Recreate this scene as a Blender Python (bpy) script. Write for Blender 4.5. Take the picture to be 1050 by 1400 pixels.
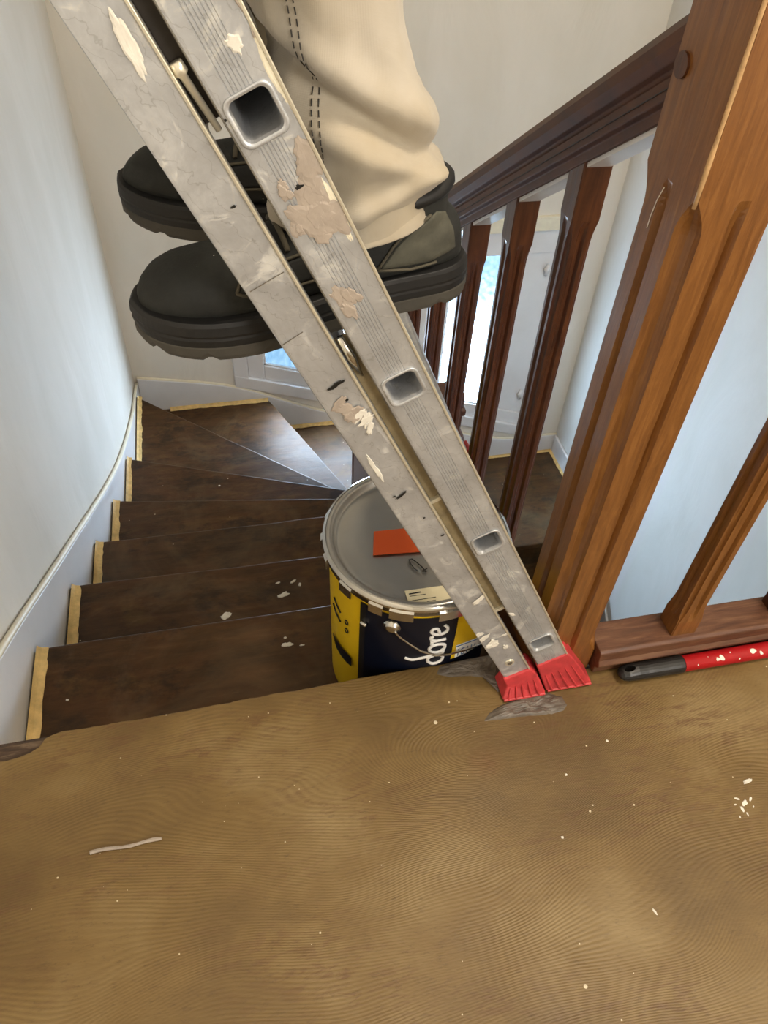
import bpy, bmesh, math, random
from mathutils import Vector, Matrix, noise
from mathutils.bvhtree import BVHTree
R = math.radians
for o in list(bpy.data.objects): bpy.data.objects.remove(o)
sc = bpy.context.scene
COL = sc.collection
rnd = random.Random(7)

# ------------------------------------------------------------------ camera
cam_d = bpy.data.cameras.new('camera'); cam = bpy.data.objects.new('camera', cam_d); COL.objects.link(cam)
cam_d.sensor_fit = 'HORIZONTAL'; cam_d.sensor_width = 36.0; cam_d.lens = 1051/1050*36
cam_d.clip_start = 0.02
AX = Vector((0.977167, -0.120445, 0.175034)); AY = Vector((-0.207703, -0.715049, 0.667506)); AZ = Vector((0.04476, -0.68862, -0.72374))
# columns: world components of the camera's right, down, forward vectors
right = Vector((AX[0], AY[0], AZ[0])); down = Vector((AX[1], AY[1], AZ[1])); fwd = Vector((AX[2], AY[2], AZ[2]))
HC = 1.03
cam.matrix_world = Matrix(((right.x, -down.x, -fwd.x, 0), (right.y, -down.y, -fwd.y, 0), (right.z, -down.z, -fwd.z, HC), (0, 0, 0, 1)))
sc.camera = cam
def onz(p, z):   # point of the horizontal plane z seen at a photo pixel (used once, to measure real places)
    d = right*(p[0]-525) + down*(p[1]-700) + fwd*1051
    t = (z-HC)/d.z
    return Vector((d.x*t, d.y*t, z))
def ony(p, y):
    d = right*(p[0]-525) + down*(p[1]-700) + fwd*1051
    t = y/d.y
    return Vector((d.x*t, y, HC+d.z*t))

# ------------------------------------------------------------------ world and light
sc.view_settings.view_transform = 'Standard'; sc.view_settings.look = 'None'
sc.view_settings.gamma = 1; sc.view_settings.use_curve_mapping = False
sc.view_settings.exposure = 0.0
w = bpy.data.worlds.new('sky'); sc.world = w; w.use_nodes = True
bg = w.node_tree.nodes['Background']; bg.inputs[0].default_value = (0.52, 0.76, 1.0, 1); bg.inputs[1].default_value = 1.5
def area(name, loc, target, sx, sy, power, color):
    l = bpy.data.lights.new(name, 'AREA'); l.shape = 'RECTANGLE'; l.size = sx; l.size_y = sy; l.energy = power; l.color = color
    o = bpy.data.objects.new(name, l); COL.objects.link(o); o.location = loc
    o.rotation_euler = (Vector(target)-Vector(loc)).to_track_quat('-Z', 'Y').to_euler(); return o
area('upstairs_area_light', (1.25, -1.85, 1.75), (0.2, 0.8, 0.3), 1.0, 1.2, 58, (1.0, 0.94, 0.86))  # unseen upstairs source: area light from right and behind, no window built there
area('ceiling_lamp_light', (0.9, 0.1, 2.5), (0.7, 0.5, 0.0), 0.5, 0.5, 38, (1.0, 0.86, 0.68))
swl = area('stair_window_daylight', (0.86, 3.0, -1.10), (1.1, 1.1, -0.90), 1.35, 0.44, 80, (0.70, 0.83, 1.0))
swl.rotation_euler = (swl.rotation_euler.to_matrix() @ Matrix.Rotation(R(18.5), 3, 'Z')).to_euler()

# ------------------------------------------------------------------ object helpers
def tag(o, label=None, cat=None, group=None, kind=None):
    if label: o['label'] = label
    if cat: o['category'] = cat
    if group: o['group'] = group
    if kind: o['kind'] = kind
    return o
def empty(name, loc=(0, 0, 0), rz=0):
    o = bpy.data.objects.new(name, None); o.empty_display_size = 0.05; COL.objects.link(o)
    o.location = loc; o.rotation_euler = (0, 0, rz); return o
def link(name, me, mat, parent=None, smooth=False, bevel=0, seg=2, world=True):
    o = bpy.data.objects.new(name, me); COL.objects.link(o)
    mats = mat if isinstance(mat, (list, tuple)) else [mat]
    if not me.materials:
        for m in mats: me.materials.append(m)
    if smooth:
        me.polygons.foreach_set('use_smooth', [True]*len(me.polygons))
    if bevel:
        b = o.modifiers.new('bevel', 'BEVEL'); b.width = bevel; b.segments = seg; b.limit_method = 'ANGLE'; b.angle_limit = R(35)
        b.harden_normals = False
    if parent:
        o.parent = parent
        if world: o.matrix_parent_inverse = parent_mw(parent).inverted()
    return o
def parent_mw(p):
    m = Matrix.LocRotScale(p.location, p.rotation_euler, p.scale)
    return (parent_mw(p.parent) @ p.matrix_parent_inverse @ m) if p.parent else m
def bm_link(name, bm, mat, parent=None, **k):
    bmesh.ops.recalc_face_normals(bm, faces=bm.faces)
    me = bpy.data.meshes.new(name); bm.to_mesh(me); bm.free()
    return link(name, me, mat, parent, **k)
def box(bm, a, b, mat=0):
    x0, y0, z0 = a; x1, y1, z1 = b
    v = [bm.verts.new(p) for p in ((x0,y0,z0),(x1,y0,z0),(x1,y1,z0),(x0,y1,z0),(x0,y0,z1),(x1,y0,z1),(x1,y1,z1),(x0,y1,z1))]
    for f in ((0,3,2,1),(4,5,6,7),(0,1,5,4),(1,2,6,5),(2,3,7,6),(3,0,4,7)): bm.faces.new([v[i] for i in f]).material_index = mat
    return v
def prism(bm, pts, d):   # polygon pts (3D) extruded by vector d
    a = [bm.verts.new(p) for p in pts]; b = [bm.verts.new(Vector(p)+Vector(d)) for p in pts]
    bm.faces.new(a); bm.faces.new(b[::-1]); n = len(a)
    for i in range(n): bm.faces.new((a[i], b[i], b[(i+1) % n], a[(i+1) % n]))
def loft(bm, rings, cap=True, closed=True):
    vs = [[bm.verts.new(p) for p in r] for r in rings]
    n = len(rings[0])
    for a, b in zip(vs, vs[1:]):
        for i in range(n if closed else n-1):
            bm.faces.new((a[i], a[(i+1) % n], b[(i+1) % n], b[i]))
    if cap: bm.faces.new(vs[0][::-1]); bm.faces.new(vs[-1])
    return vs
def tube(bm, pts, r, n=8, cap=True):
    pts = [Vector(p) for p in pts]; rings = []; up = None
    for i, p in enumerate(pts):
        t = (pts[min(i+1, len(pts)-1)] - pts[max(i-1, 0)]).normalized()
        if up is None:
            up = t.orthogonal().normalized()
        up = (up - t*up.dot(t)).normalized(); s = t.cross(up)
        rr = r[i] if isinstance(r, (list, tuple)) else r
        rings.append([p + (up*math.cos(a)+s*math.sin(a))*rr for a in [2*math.pi*k/n for k in range(n)]])
    return loft(bm, rings, cap)
def blob_pts(cx, cy, rx, ry, rot, n=22, rough=0.28, seed=0):
    out = []; n = max(n, 40) if rx > .006 else n
    for k in range(n):
        a = 2*math.pi*k/n; ca, sa = math.cos(a), math.sin(a)
        q = 1 + rough*1.6*noise.noise(Vector((ca*1.3+seed*3.1, sa*1.3, seed))) + rough*0.8*noise.noise(Vector((ca*3.2, sa*3.2, seed+9))) + rough*.35*noise.noise(Vector((ca*9, sa*9, seed+4)))
        q = max(.45, q); x, y = rx*q*ca, ry*q*sa
        out.append((cx+x*math.cos(rot)-y*math.sin(rot), cy+x*math.sin(rot)+y*math.cos(rot)))
    return out
def patch(bm, poly, frame, h, rings_n=7, fq=75):
    """an irregular dab: outline poly (2D) on a plane frame=(origin,U,V,N), thin rim rising to height h"""
    O, U, V, N = frame
    cx = sum(p[0] for p in poly)/len(poly); cy = sum(p[1] for p in poly)/len(poly)
    rings = []
    for i in range(rings_n):
        f = 1-i/rings_n; e = min(1, (1-f)*5)
        rg = []
        for x, y in poly:
            X, Y = cx+(x-cx)*f, cy+(y-cy)*f
            z = h*e*(.75+.5*noise.noise(Vector((X*fq, Y*fq, 1.3)))+.35*noise.noise(Vector((X*fq*2.7, Y*fq*2.7, 4))))
            rg.append(O+U*X+V*Y+N*z)
        rings.append(rg)
    vs = loft(bm, rings, cap=False)
    c = bm.verts.new(O+U*cx+V*cy+N*h*.75); n = len(poly)
    for i in range(n): bm.faces.new((vs[-1][i], vs[-1][(i+1) % n], c))

# ------------------------------------------------------------------ materials
class NT:
    def __init__(s, name):
        s.m = bpy.data.materials.new(name); s.m.use_nodes = True; s.t = s.m.node_tree
        s.b = s.t.nodes['Principled BSDF']; s.tc = s.t.nodes.new('ShaderNodeTexCoord')
    def n(s, typ, **k):
        x = s.t.nodes.new('ShaderNode'+typ)
        for a, v in k.items():
            if a.startswith('i_'):
                key = a[2:]; key = int(key) if key.isdigit() else key.replace('_', ' ')
                if hasattr(v, 'is_linked') or isinstance(v, bpy.types.NodeSocket): s.t.links.new(v, x.inputs[key])
                else: x.inputs[key].default_value = v
            else: setattr(x, a, v)
        return x
    def math(s, op, a, b=0.0, c=0.0):
        x = s.t.nodes.new('ShaderNodeMath'); x.operation = op
        for i, v in enumerate((a, b, c)):
            if isinstance(v, bpy.types.NodeSocket): s.t.links.new(v, x.inputs[i])
            else: x.inputs[i].default_value = v
        return x.outputs[0]
    def co(s, scale=(1, 1, 1), rot=(0, 0, 0), src='Object'):
        return s.n('Mapping', i_Vector=s.tc.outputs[src], i_Scale=scale, i_Rotation=rot).outputs[0]
    def noise(s, vec, scale, detail=4, rough=0.55, dist=0):
        return s.n('TexNoise', i_Vector=vec, i_Scale=scale, i_Detail=detail, i_Roughness=rough, i_Distortion=dist).outputs[0]
    def ramp(s, fac, stops):
        r = s.n('ValToRGB', i_0=fac); e = r.color_ramp.elements
        while len(e) < len(stops): e.new(0.5)
        for q, (p, c) in zip(e, stops):
            q.position = p; q.color = (*c, 1) if len(c) == 3 else c
        return r.outputs[0]
    def mix(s, f, a, b, blend='MIX'):
        x = s.n('Mix', data_type='RGBA', blend_type=blend)
        for i, v in ((0, f), (6, a), (7, b)):
            if isinstance(v, bpy.types.NodeSocket): s.t.links.new(v, x.inputs[i])
            else: x.inputs[i].default_value = v if i == 0 or len(v) == 4 else (*v, 1)
        return x.outputs[2]
    def bump(s, h, dist=0.002, strength=0.5, prev=None):
        x = s.n('Bump', i_Height=h, i_Distance=dist, i_Strength=strength)
        if prev is not None: s.t.links.new(prev, x.inputs['Normal'])
        return x.outputs[0]
    def set(s, **k):
        for a, v in k.items():
            key = a.replace('_', ' ')
            if isinstance(v, bpy.types.NodeSocket): s.t.links.new(v, s.b.inputs[key])
            else: s.b.inputs[key].default_value = (*v, 1) if isinstance(v, tuple) and len(v) == 3 else v
        return s.m
def srgb(h):
    h = h.lstrip('#'); c = [int(h[i:i+2], 16)/255 for i in (0, 2, 4)]
    return tuple(x/12.92 if x <= 0.04045 else ((x+0.055)/1.055)**2.4 for x in c)

def m_floor():
    s = NT('brushed_veneer'); c = s.co()
    sep = s.n('SeparateXYZ', i_0=c); x, y = sep.outputs[0], sep.outputs[1]
    # veneer height field: tilt + slow noise + knot, its contour lines are the grain
    n1 = s.noise(s.co((1.6, 3.0, 1)), 1.5, 1.5, 0.4)
    n2 = s.noise(s.co((1, 1, 1)), 3.0, 2, 0.5)
    dx = s.math('SUBTRACT', x, 0.289); dy = s.math('SUBTRACT', y, 0.445)
    d2 = s.math('ADD', s.math('MULTIPLY', s.math('MULTIPLY', dx, dx), 0.55), s.math('MULTIPLY', s.math('MULTIPLY', dy, dy), 1.9))
    kn = s.math('DIVIDE', 0.0042, s.math('ADD', d2, 0.016))
    h = s.math('ADD', s.math('ADD', s.math('MULTIPLY', y, 0.9), s.math('MULTIPLY', x, -0.10)), s.math('ADD', s.math('MULTIPLY', n1, 0.24), s.math('MULTIPLY', n2, 0.03)))
    h = s.math('ADD', h, kn)
    line = s.math('SINE', s.math('MULTIPLY', h, 2*math.pi/0.0042))
    wob = s.noise(s.co((30, 70, 1)), 6, 3)
    ms = s.ramp(s.noise(s.co((1, 1, 1)), 7, 4, 0.6), [(0.38, (.15, .15, .15)), (0.62, (1, 1, 1))])
    line = s.math('MULTIPLY', s.math('MULTIPLY', line, s.math('ADD', s.math('MULTIPLY', wob, 1.4), -0.05)), ms)
    big = s.noise(s.co((1.3, 1.6, 1)), 2.2, 4, 0.6)
    base = s.ramp(big, [(0.36, srgb('#5d4823')), (0.5, srgb('#735c32')), (0.64, srgb('#88734b'))])
    red = s.ramp(s.noise(s.co((14, 60, 1)), 1.6, 6, 0.75, 0.6), [(0.49, (0, 0, 0)), (0.62, (1, 1, 1))])
    redz = s.ramp(s.noise(s.co((1.6, 4, 1)), 1.7, 3), [(0.42, (0, 0, 0)), (0.62, (1, 1, 1))])
    base = s.mix(s.math('MULTIPLY', s.math('MULTIPLY', red, redz), 0.75), base, srgb('#593a20'))
    lf = s.math('MULTIPLY_ADD', line, 0.19, 0.17)
    fk = s.ramp(s.noise(s.co((16, 44, 1), (0, 0, R(-8))), 3, 6, 0.8), [(0.55, (0, 0, 0)), (0.68, (1, 1, 1))])
    base = s.mix(s.math('MULTIPLY', fk, 0.42), base, srgb('#3c2a14'))
    base = s.mix(lf, base, srgb('#46300f'))
    # knot
    kd = s.math('SQRT', s.math('ADD', s.math('MULTIPLY', dx, dx), s.math('MULTIPLY', s.math('MULTIPLY', dy, dy), 1.3)))
    kd = s.math('ADD', kd, s.math('MULTIPLY', s.noise(c, 60, 3), 0.014))
    base = s.mix(s.math('MULTIPLY', s.ramp(kd, [(0.014, (1, 1, 1)), (0.040, (0, 0, 0))]), s.math('MULTIPLY_ADD', s.noise(c, 90, 4, 0.8), 1.6, -0.25)), base, srgb('#5a3a18'))
    # dried dust specks
    v = s.n('TexVoronoi', i_Vector=s.co(), i_Scale=34.0, feature='F1')
    sz = s.n('SeparateColor', i_0=v.outputs['Color']).outputs[0]
    spk = s.math('LESS_THAN', v.outputs['Distance'], s.math('MULTIPLY_ADD', s.math('POWER', sz, 9.0), 0.10, 0.0))
    v2 = s.n('TexVoronoi', i_Vector=s.co(), i_Scale=95.0, feature='F1')
    sz2 = s.n('SeparateColor', i_0=v2.outputs['Color']).outputs[1]
    spk2 = s.math('LESS_THAN', v2.outputs['Distance'], s.math('MULTIPLY', s.math('POWER', sz2, 14.0), 0.14))
    base = s.mix(s.math('MULTIPLY', s.math('MAXIMUM', spk, spk2), 0.8), base, srgb('#d9cdb2'))
    rough = s.math('MULTIPLY_ADD', s.noise(s.co(), 5, 3), 0.3, 0.36)
    b = s.bump(line, 0.0005, 0.35); b = s.bump(s.noise(s.co((20, 90, 1)), 4, 5), 0.001, 0.35, b)
    return s.set(Base_Color=base, Roughness=rough, Normal=b)
def m_oldwood():
    s = NT('worn_dark_wood'); g = s.noise(s.co((4, 30, 8)), 4, 6, 0.7, 0.5)
    base = s.ramp(g, [(0.3, srgb('#241912')), (0.55, srgb('#4a3828')), (0.75, srgb('#7c6a55'))])
    return s.set(Base_Color=base, Roughness=0.75, Normal=s.bump(g, 0.003, 0.8))
def m_tread():
    s = NT('stained_stair_wood')
    g = s.noise(s.co((3, 16, 3)), 3, 7, 0.7, 0.4); st = s.noise(s.co((1.2, 2.2, 1)), 5, 5, 0.65, 0.3)
    base = s.ramp(st, [(0.3, srgb('#1f1406')), (0.44, srgb('#422c10')), (0.56, srgb('#4e2f12')), (0.72, srgb('#6b5226'))])
    base = s.mix(0.55, base, s.ramp(g, [(0.3, srgb('#251708')), (0.6, srgb('#4e351c')), (0.8, srgb('#6c5334'))]))
    dk = s.ramp(s.noise(s.co((1, 1.5, 1)), 9, 5, 0.7), [(0.52, (0, 0, 0)), (0.64, (1, 1, 1))])
    base = s.mix(s.math('MULTIPLY', dk, 0.75), base, srgb('#23180e'))
    ds = s.ramp(s.noise(s.co((1, 1, 1)), 2.6, 6, 0.7, 0.8), [(0.5, (0, 0, 0)), (0.75, (1, 1, 1))])
    base = s.mix(s.math('MULTIPLY', ds, 0.3), base, srgb('#85745a'))
    scf = s.ramp(s.noise(s.co((2, 26, 2), (0, 0, R(9))), 5, 7, 0.8, 1.0), [(0.62, (0, 0, 0)), (0.72, (1, 1, 1))])
    base = s.mix(s.math('MULTIPLY', scf, 0.35), base, srgb('#8a7452'))
    v = s.n('TexVoronoi', i_Vector=s.co(), i_Scale=40.0); sz = s.n('SeparateColor', i_0=v.outputs['Color']).outputs[0]
    spk = s.math('LESS_THAN', v.outputs['Distance'], s.math('MULTIPLY', s.math('POWER', sz, 12.0), 0.12))
    base = s.mix(s.math('MULTIPLY', spk, 0.7), base, srgb('#cfc2a8'))
    rough = s.math('MULTIPLY_ADD', st, 0.5, 0.19)
    return s.set(Base_Color=base, Roughness=rough, Specular_IOR_Level=0.26, Normal=s.bump(g, 0.0015, 0.5))
def m_wood(name, dark, mid, light, scale=(30, 30, 3), rough=0.3, fig=0.35, coat=0.3):
    s = NT(name)
    g = s.noise(s.co(scale), 3.0, 8, 0.65, 0.6); f = s.noise(s.co((scale[0]*.18, scale[1]*.18, scale[2]*1.6)), 3, 4, 0.6, 1.5)
    base = s.ramp(g, [(0.28, dark), (0.52, mid), (0.78, light)])
    fl = s.ramp(f, [(0.55, (0, 0, 0)), (0.68, (1, 1, 1))])
    base = s.mix(s.math('MULTIPLY', fl, fig), base, light)
    r = s.math('MULTIPLY_ADD', g, 0.2, rough-0.08)
    return s.set(Base_Color=base, Roughness=r, Coat_Weight=coat, Coat_Roughness=0.18, Normal=s.bump(g, 0.0006, 0.5))
def m_plain(name, col, rough=0.5, metal=0.0, var=0.0, vscale=20, bump=0.0, **k):
    s = NT(name)
    if var or bump:
        n = s.noise(s.co(), vscale, 5, 0.65)
        dk = tuple(c*(1-var) for c in col); lt = tuple(min(1, c*(1+var)) for c in col)
        s.set(Base_Color=s.ramp(n, [(0.3, dk), (0.7, lt)]))
        if bump: s.set(Normal=s.bump(n, bump, 0.6))
    else: s.set(Base_Color=col)
    return s.set(Roughness=rough, Metallic=metal, **k)
def m_wall(name, col):
    s = NT(name)
    n = s.noise(s.co((1.2, 1.2, 0.5), (0, R(12), 0)), 4, 5, 0.55, 0.6)
    a = tuple(c*q for c, q in zip(col, (.93, .925, .905))); base = s.ramp(n, [(0.36, a), (0.62, col)])
    fine = s.noise(s.co(), 90, 3)
    return s.set(Base_Color=base, Roughness=0.8, Normal=s.bump(fine, 0.0006, 0.25, s.bump(n, 0.012, 0.5)))
def m_alu():
    s = NT('worn_aluminium')
    n = s.noise(s.co((1, 1, 1)), 18, 7, 0.7, 0.4); n2 = s.noise(s.co((3, 3, 3)), 70, 4, 0.7)
    base = s.ramp(n, [(0.3, srgb('#afb1b4')), (0.55, srgb('#c2c5c9')), (0.75, srgb('#dde0e3'))])
    wht = s.ramp(s.noise(s.co(), 26, 8, 0.78, 1.2), [(0.55, (0, 0, 0)), (0.64, (1, 1, 1))])
    base = s.mix(s.math('MULTIPLY', wht, 0.5), base, srgb('#d5d1c4'))
    v = s.n('TexVoronoi', i_Vector=s.co(), i_Scale=55.0); sz = s.n('SeparateColor', i_0=v.outputs['Color']).outputs[0]
    spk = s.math('LESS_THAN', v.outputs['Distance'], s.math('MULTIPLY', s.math('POWER', sz, 14.0), 0.10))
    base = s.mix(spk, base, srgb('#2a2824'))
    metal = s.math('SUBTRACT', 0.62, s.math('MULTIPLY', wht, 0.5))
    # scratches
    sc1 = s.n('TexWave', i_Vector=s.co((1, 1, 1), (0, R(50), R(20))), i_Scale=26.0, i_Distortion=9.0, i_Detail=3.0, i_Detail_Scale=2.2).outputs[1]
    scr = s.ramp(sc1, [(0.985, (0, 0, 0)), (1.0, (1, 1, 1))])
    base = s.mix(s.math('MULTIPLY', scr, 0.25), base, srgb('#6d6a64'))
    r = s.math('MULTIPLY_ADD', n2, 0.22, 0.30)
    return s.set(Base_Color=base, Roughness=r, Metallic=metal, Normal=s.bump(n, 0.0008, 0.35))
def m_glass():
    s = NT('hammered_glass'); t = s.t; out = t.nodes['Material Output']; t.nodes.remove(s.b)
    v = s.n('TexVoronoi', i_Vector=s.co((1, 1, 0.7)), i_Scale=46.0, feature='SMOOTH_F1')
    nn = s.noise(s.co(), 70, 3)
    bp = s.bump(v.outputs['Distance'], 0.012, 0.9, s.bump(nn, 0.004, 0.6))
    col = s.ramp(v.outputs['Distance'], [(0.1, srgb('#f4f8fa')), (0.55, srgb('#c3d6e2'))])
    tr = s.n('BsdfTransparent', i_Color=col); tl = s.n('BsdfTranslucent', i_Color=(0.85, 0.95, 1, 1), i_Normal=bp); gl = s.n('BsdfGlossy', i_Roughness=0.12, i_Normal=bp)
    a = s.n('MixShader', i_0=0.45, i_1=tr.outputs[0], i_2=tl.outputs[0]); b = s.n('MixShader', i_0=0.08, i_1=a.outputs[0], i_2=gl.outputs[0])
    t.links.new(b.outputs[0], out.inputs[0]); return s.m
def m_suede(name, a, b, rough=0.8):
    s = NT(name); n = s.noise(s.co(), 14, 6, 0.65); f = s.noise(s.co(), 240, 2)
    base = s.ramp(n, [(0.35, a), (0.68, b)])
    v = s.n('TexVoronoi', i_Vector=s.co(), i_Scale=70.0); sz = s.n('SeparateColor', i_0=v.outputs['Color']).outputs[0]
    spk = s.math('LESS_THAN', v.outputs['Distance'], s.math('MULTIPLY', s.math('POWER', sz, 14.0), 0.10))
    base = s.mix(spk, base, srgb('#b8b2a4'))
    return s.set(Base_Color=base, Roughness=rough, Normal=s.bump(f, 0.0008, 0.4, s.bump(n, 0.003, 0.4)))
def m_cloth():
    s = NT('cream_canvas'); n = s.noise(s.co(), 7, 5, 0.6)
    base = s.ramp(n, [(0.35, srgb('#a2967f')), (0.65, srgb('#b2aa9c'))])
    w1 = s.n('TexWave', i_Vector=s.co(), i_Scale=420.0, bands_direction='Z').outputs[1]
    w2 = s.n('TexWave', i_Vector=s.co(), i_Scale=420.0, bands_direction='X').outputs[1]
    b = s.bump(s.math('ADD', w1, w2), 0.0004, 0.25, s.bump(n, 0.004, 0.3))
    return s.set(Base_Color=base, Roughness=0.85, Sheen_Weight=0.2, Normal=b)
M = {}
M['floor'] = m_floor(); M['oldwood'] = m_oldwood(); M['tread'] = m_tread()
M['mahog'] = m_wood('mahogany', srgb('#2b1209'), srgb('#4a2611'), srgb('#643a1c'), rough=0.34, coat=0.15)
M['handrail'] = m_wood('varnished_handrail_wood', srgb('#34190d'), srgb('#4f2d19'), srgb('#613a22'), (20, 4, 8), rough=0.58, coat=0.06, fig=0.1)
M['newel'] = m_wood('varnished_oak', srgb('#603915'), srgb('#784c20'), srgb('#8d602f'), (60, 60, 5.0), rough=0.34, fig=0.22, coat=0.3)
M['rail'] = m_wood('dull_brown_wood', srgb('#3a1f12'), srgb('#5c3a26'), srgb('#7a5a40'), (4, 30, 30), rough=0.5, coat=0.05, fig=0.2)
M['wall'] = m_wall('skimmed_plaster', srgb('#e2ddd3')); M['wall2'] = m_wall('white_wall_paint', srgb('#e0ddd6'))
M['white'] = m_plain('white_gloss_paint', srgb('#dfdfe0'), 0.35, 0, 0.04, 8)
M['caulk'] = m_plain('cream_caulk', srgb('#e6dfc8'), 0.5, 0, 0.06, 30)
M['putty'] = m_plain('bare_yellow_edge', srgb('#d8b878'), 0.7, 0, 0.22, 45, 0.001)
M['alu'] = m_alu(); M['alu_dark'] = m_plain('grimy_aluminium', srgb('#6f6a60'), 0.5, 0.6, 0.3, 30)
M['alu_edge'] = m_plain('bright_aluminium_edge', srgb('#d8d2bf'), 0.32, 0.6, 0.12, 60)
M['tan'] = m_plain('dusty_tan_channel', srgb('#8a7b5c'), 0.7, 0.1, 0.3, 40, 0.0006)
M['darkgap'] = m_plain('dark_gap_brown', srgb('#2a231b'), 0.6, 0.1, 0.4, 40)  # darkness of the gap between the rails, put into the colour
M['worn_glint'] = m_plain('worn_varnish_highlight', srgb('#b79468'), 0.25, 0, 0.25, 90)
M['chrome'] = m_plain('bright_steel', srgb('#c9c7c0'), 0.18, 1.0, 0.06, 20)
M['lid'] = m_plain('tinplate', srgb('#b0aea8'), 0.33, 0.95, 0.07, 6)
M['red'] = m_plain('scuffed_red_rubber', srgb('#b8383c'), 0.5, 0, 0.25, 50)
M['redpole'] = m_plain('red_pole_paint', srgb('#b0181f'), 0.32, 0, 0.12, 20)
M['black'] = m_plain('black_plastic', srgb('#171717'), 0.38, 0, 0.3, 40)
M['navy'] = m_plain('navy_black_print', srgb('#0a1020'), 0.35, Specular_IOR_Level=0.3)
M['yellow'] = m_plain('yellow_print', srgb('#dcb81c'), 0.3)
M['whiteprint'] = m_plain('white_print', srgb('#f0f0ee'), 0.35)
M['blueprint'] = m_plain('blue_print', srgb('#2c5a86'), 0.35)
M['orange'] = m_plain('orange_tape', srgb('#d2551c'), 0.45)
M['paper'] = m_plain('paper_label', srgb('#d8cfae'), 0.6)
M['ink'] = m_plain('black_ink', srgb('#10100f'), 0.4)
M['plaster'] = m_plain('dried_white_plaster', srgb('#d9d5ca'), 0.7, 0, 0.1, 60, 0.0008)
M['beigeplaster'] = m_plain('dried_beige_filler', srgb('#a3978b'), 0.6, 0, 0.12, 60, 0.0006)
M['mortar'] = m_plain('grey_adhesive', srgb('#5e564d'), 0.42, 0, 0.25, 45, 0.002)
M['suede'] = m_suede('dark_nubuck', srgb('#0f100f'), srgb('#282a26'))
M['suede2'] = m_suede('olive_grey_nubuck', srgb('#34332b'), srgb('#5a594c'))
M['sole'] = m_plain('black_boot_rubber', srgb('#0e0e0e'), 0.6, 0, 0.3, 40)
M['outsole'] = m_plain('grey_outsole_rubber', srgb('#3e3b34'), 0.7, 0, 0.2, 40)
M['lace'] = m_plain('olive_lace', srgb('#4a4538'), 0.85)
M['cloth'] = m_cloth(); M['thread'] = m_plain('dark_thread', srgb('#33302c'), 0.8)
M['shirt'] = m_plain('white_work_shirt', srgb('#cfccc4'), 0.85); M['skin'] = m_plain('skin', srgb('#c08d70'), 0.5); M['hair'] = m_plain('dark_hair', srgb('#2b1f17'), 0.7)
M['glass'] = m_glass(); M['concrete'] = m_plain('pale_lower_floor', srgb('#8a7a68'), 0.7, 0, 0.1, 5)

# ------------------------------------------------------------------ room shell
WX0, WX1, WY0, WY1, ZT, ZB = -0.42, 1.72, -2.0, 2.94, 2.6, -3.6
def struct(name, bm, mat, **k): return tag(bm_link(name, bm, mat, **k), kind='structure')
bm = bmesh.new(); box(bm, (WX0-.12, WY0, ZB), (WX0, WY1+.12, ZT)); struct('wall_left', bm, M['wall'])
bm = bmesh.new(); box(bm, (WX1, WY0, ZB), (WX1+.12, WY1+.12, ZT)); struct('wall_right', bm, M['wall2'])
bm = bmesh.new(); box(bm, (WX0-.12, WY0-.12, ZB), (WX1+.12, WY0, ZT)); struct('wall_front', bm, M['wall2'])
bm = bmesh.new(); box(bm, (WX0-.12, WY0-.12, ZT), (WX1+.12, WY1+.12, ZT+.1)); struct('ceiling', bm, M['wall2'])
# back wall with the window opening whose foot follows the stair
OX0, OX1, OZ = 0.05, 1.60, -0.47
def footz(x): return -1.150 - 0.335*(x-0.05)
bm = bmesh.new(); d = (0, .12, 0)
prism(bm, [(WX0, WY1, ZB), (OX0, WY1, ZB), (OX0, WY1, ZT), (WX0, WY1, ZT)], d)
prism(bm, [(OX1, WY1, ZB), (WX1, WY1, ZB), (WX1, WY1, ZT), (OX1, WY1, ZT)], d)
prism(bm, [(OX0, WY1, OZ), (OX1, WY1, OZ), (OX1, WY1, ZT), (OX0, WY1, ZT)], d)
prism(bm, [(OX0, WY1, ZB), (OX1, WY1, ZB), (OX1, WY1, footz(OX1)), (OX0, WY1, footz(OX0))], d)
struct('wall_back', bm, M['wall'])
bm = bmesh.new(); box(bm, (WX0-.1, 0.62, ZB-.1), (WX1+.1, WY1, ZB)); struct('floor_lower', bm, M['concrete'])

# window joinery: frame members follow the sloping foot
win = tag(empty('window_1', (0.8, WY1, -1.4)), kind='structure')
def member(name, x0, x1, f0, f1, y0, y1, mat=M['white'], bevel=.004, par=win):
    """a member between x0..x1; f0/f1 give z of its lower/upper edge as functions of x"""
    bm = bmesh.new(); prism(bm, [(x0, y0, f0(x0)), (x1, y0, f0(x1)), (x1, y0, f1(x1)), (x0, y0, f1(x0))], (0, y1-y0, 0))
    return bm_link(name, bm, mat, par, bevel=bevel)
ft = footz
cz = lambda z: (lambda x: z)
off = lambda d_: (lambda x: ft(x)+d_)
Y0 = WY1-.012
member('casing', OX0-.03, OX0+.035, off(-.03), cz(OZ+.03), Y0, Y0+.05)
member('casing', OX1-.035, OX1+.03, off(-.03), cz(OZ+.03), Y0, Y0+.05)
member('casing', OX0-.03, OX1+.03, off(-.035), off(.03), Y0-.002, Y0+.05)
member('casing', OX0-.03, OX1+.03, cz(OZ-.03), cz(OZ+.035), Y0-.002, Y0+.05, M['caulk'])
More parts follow.
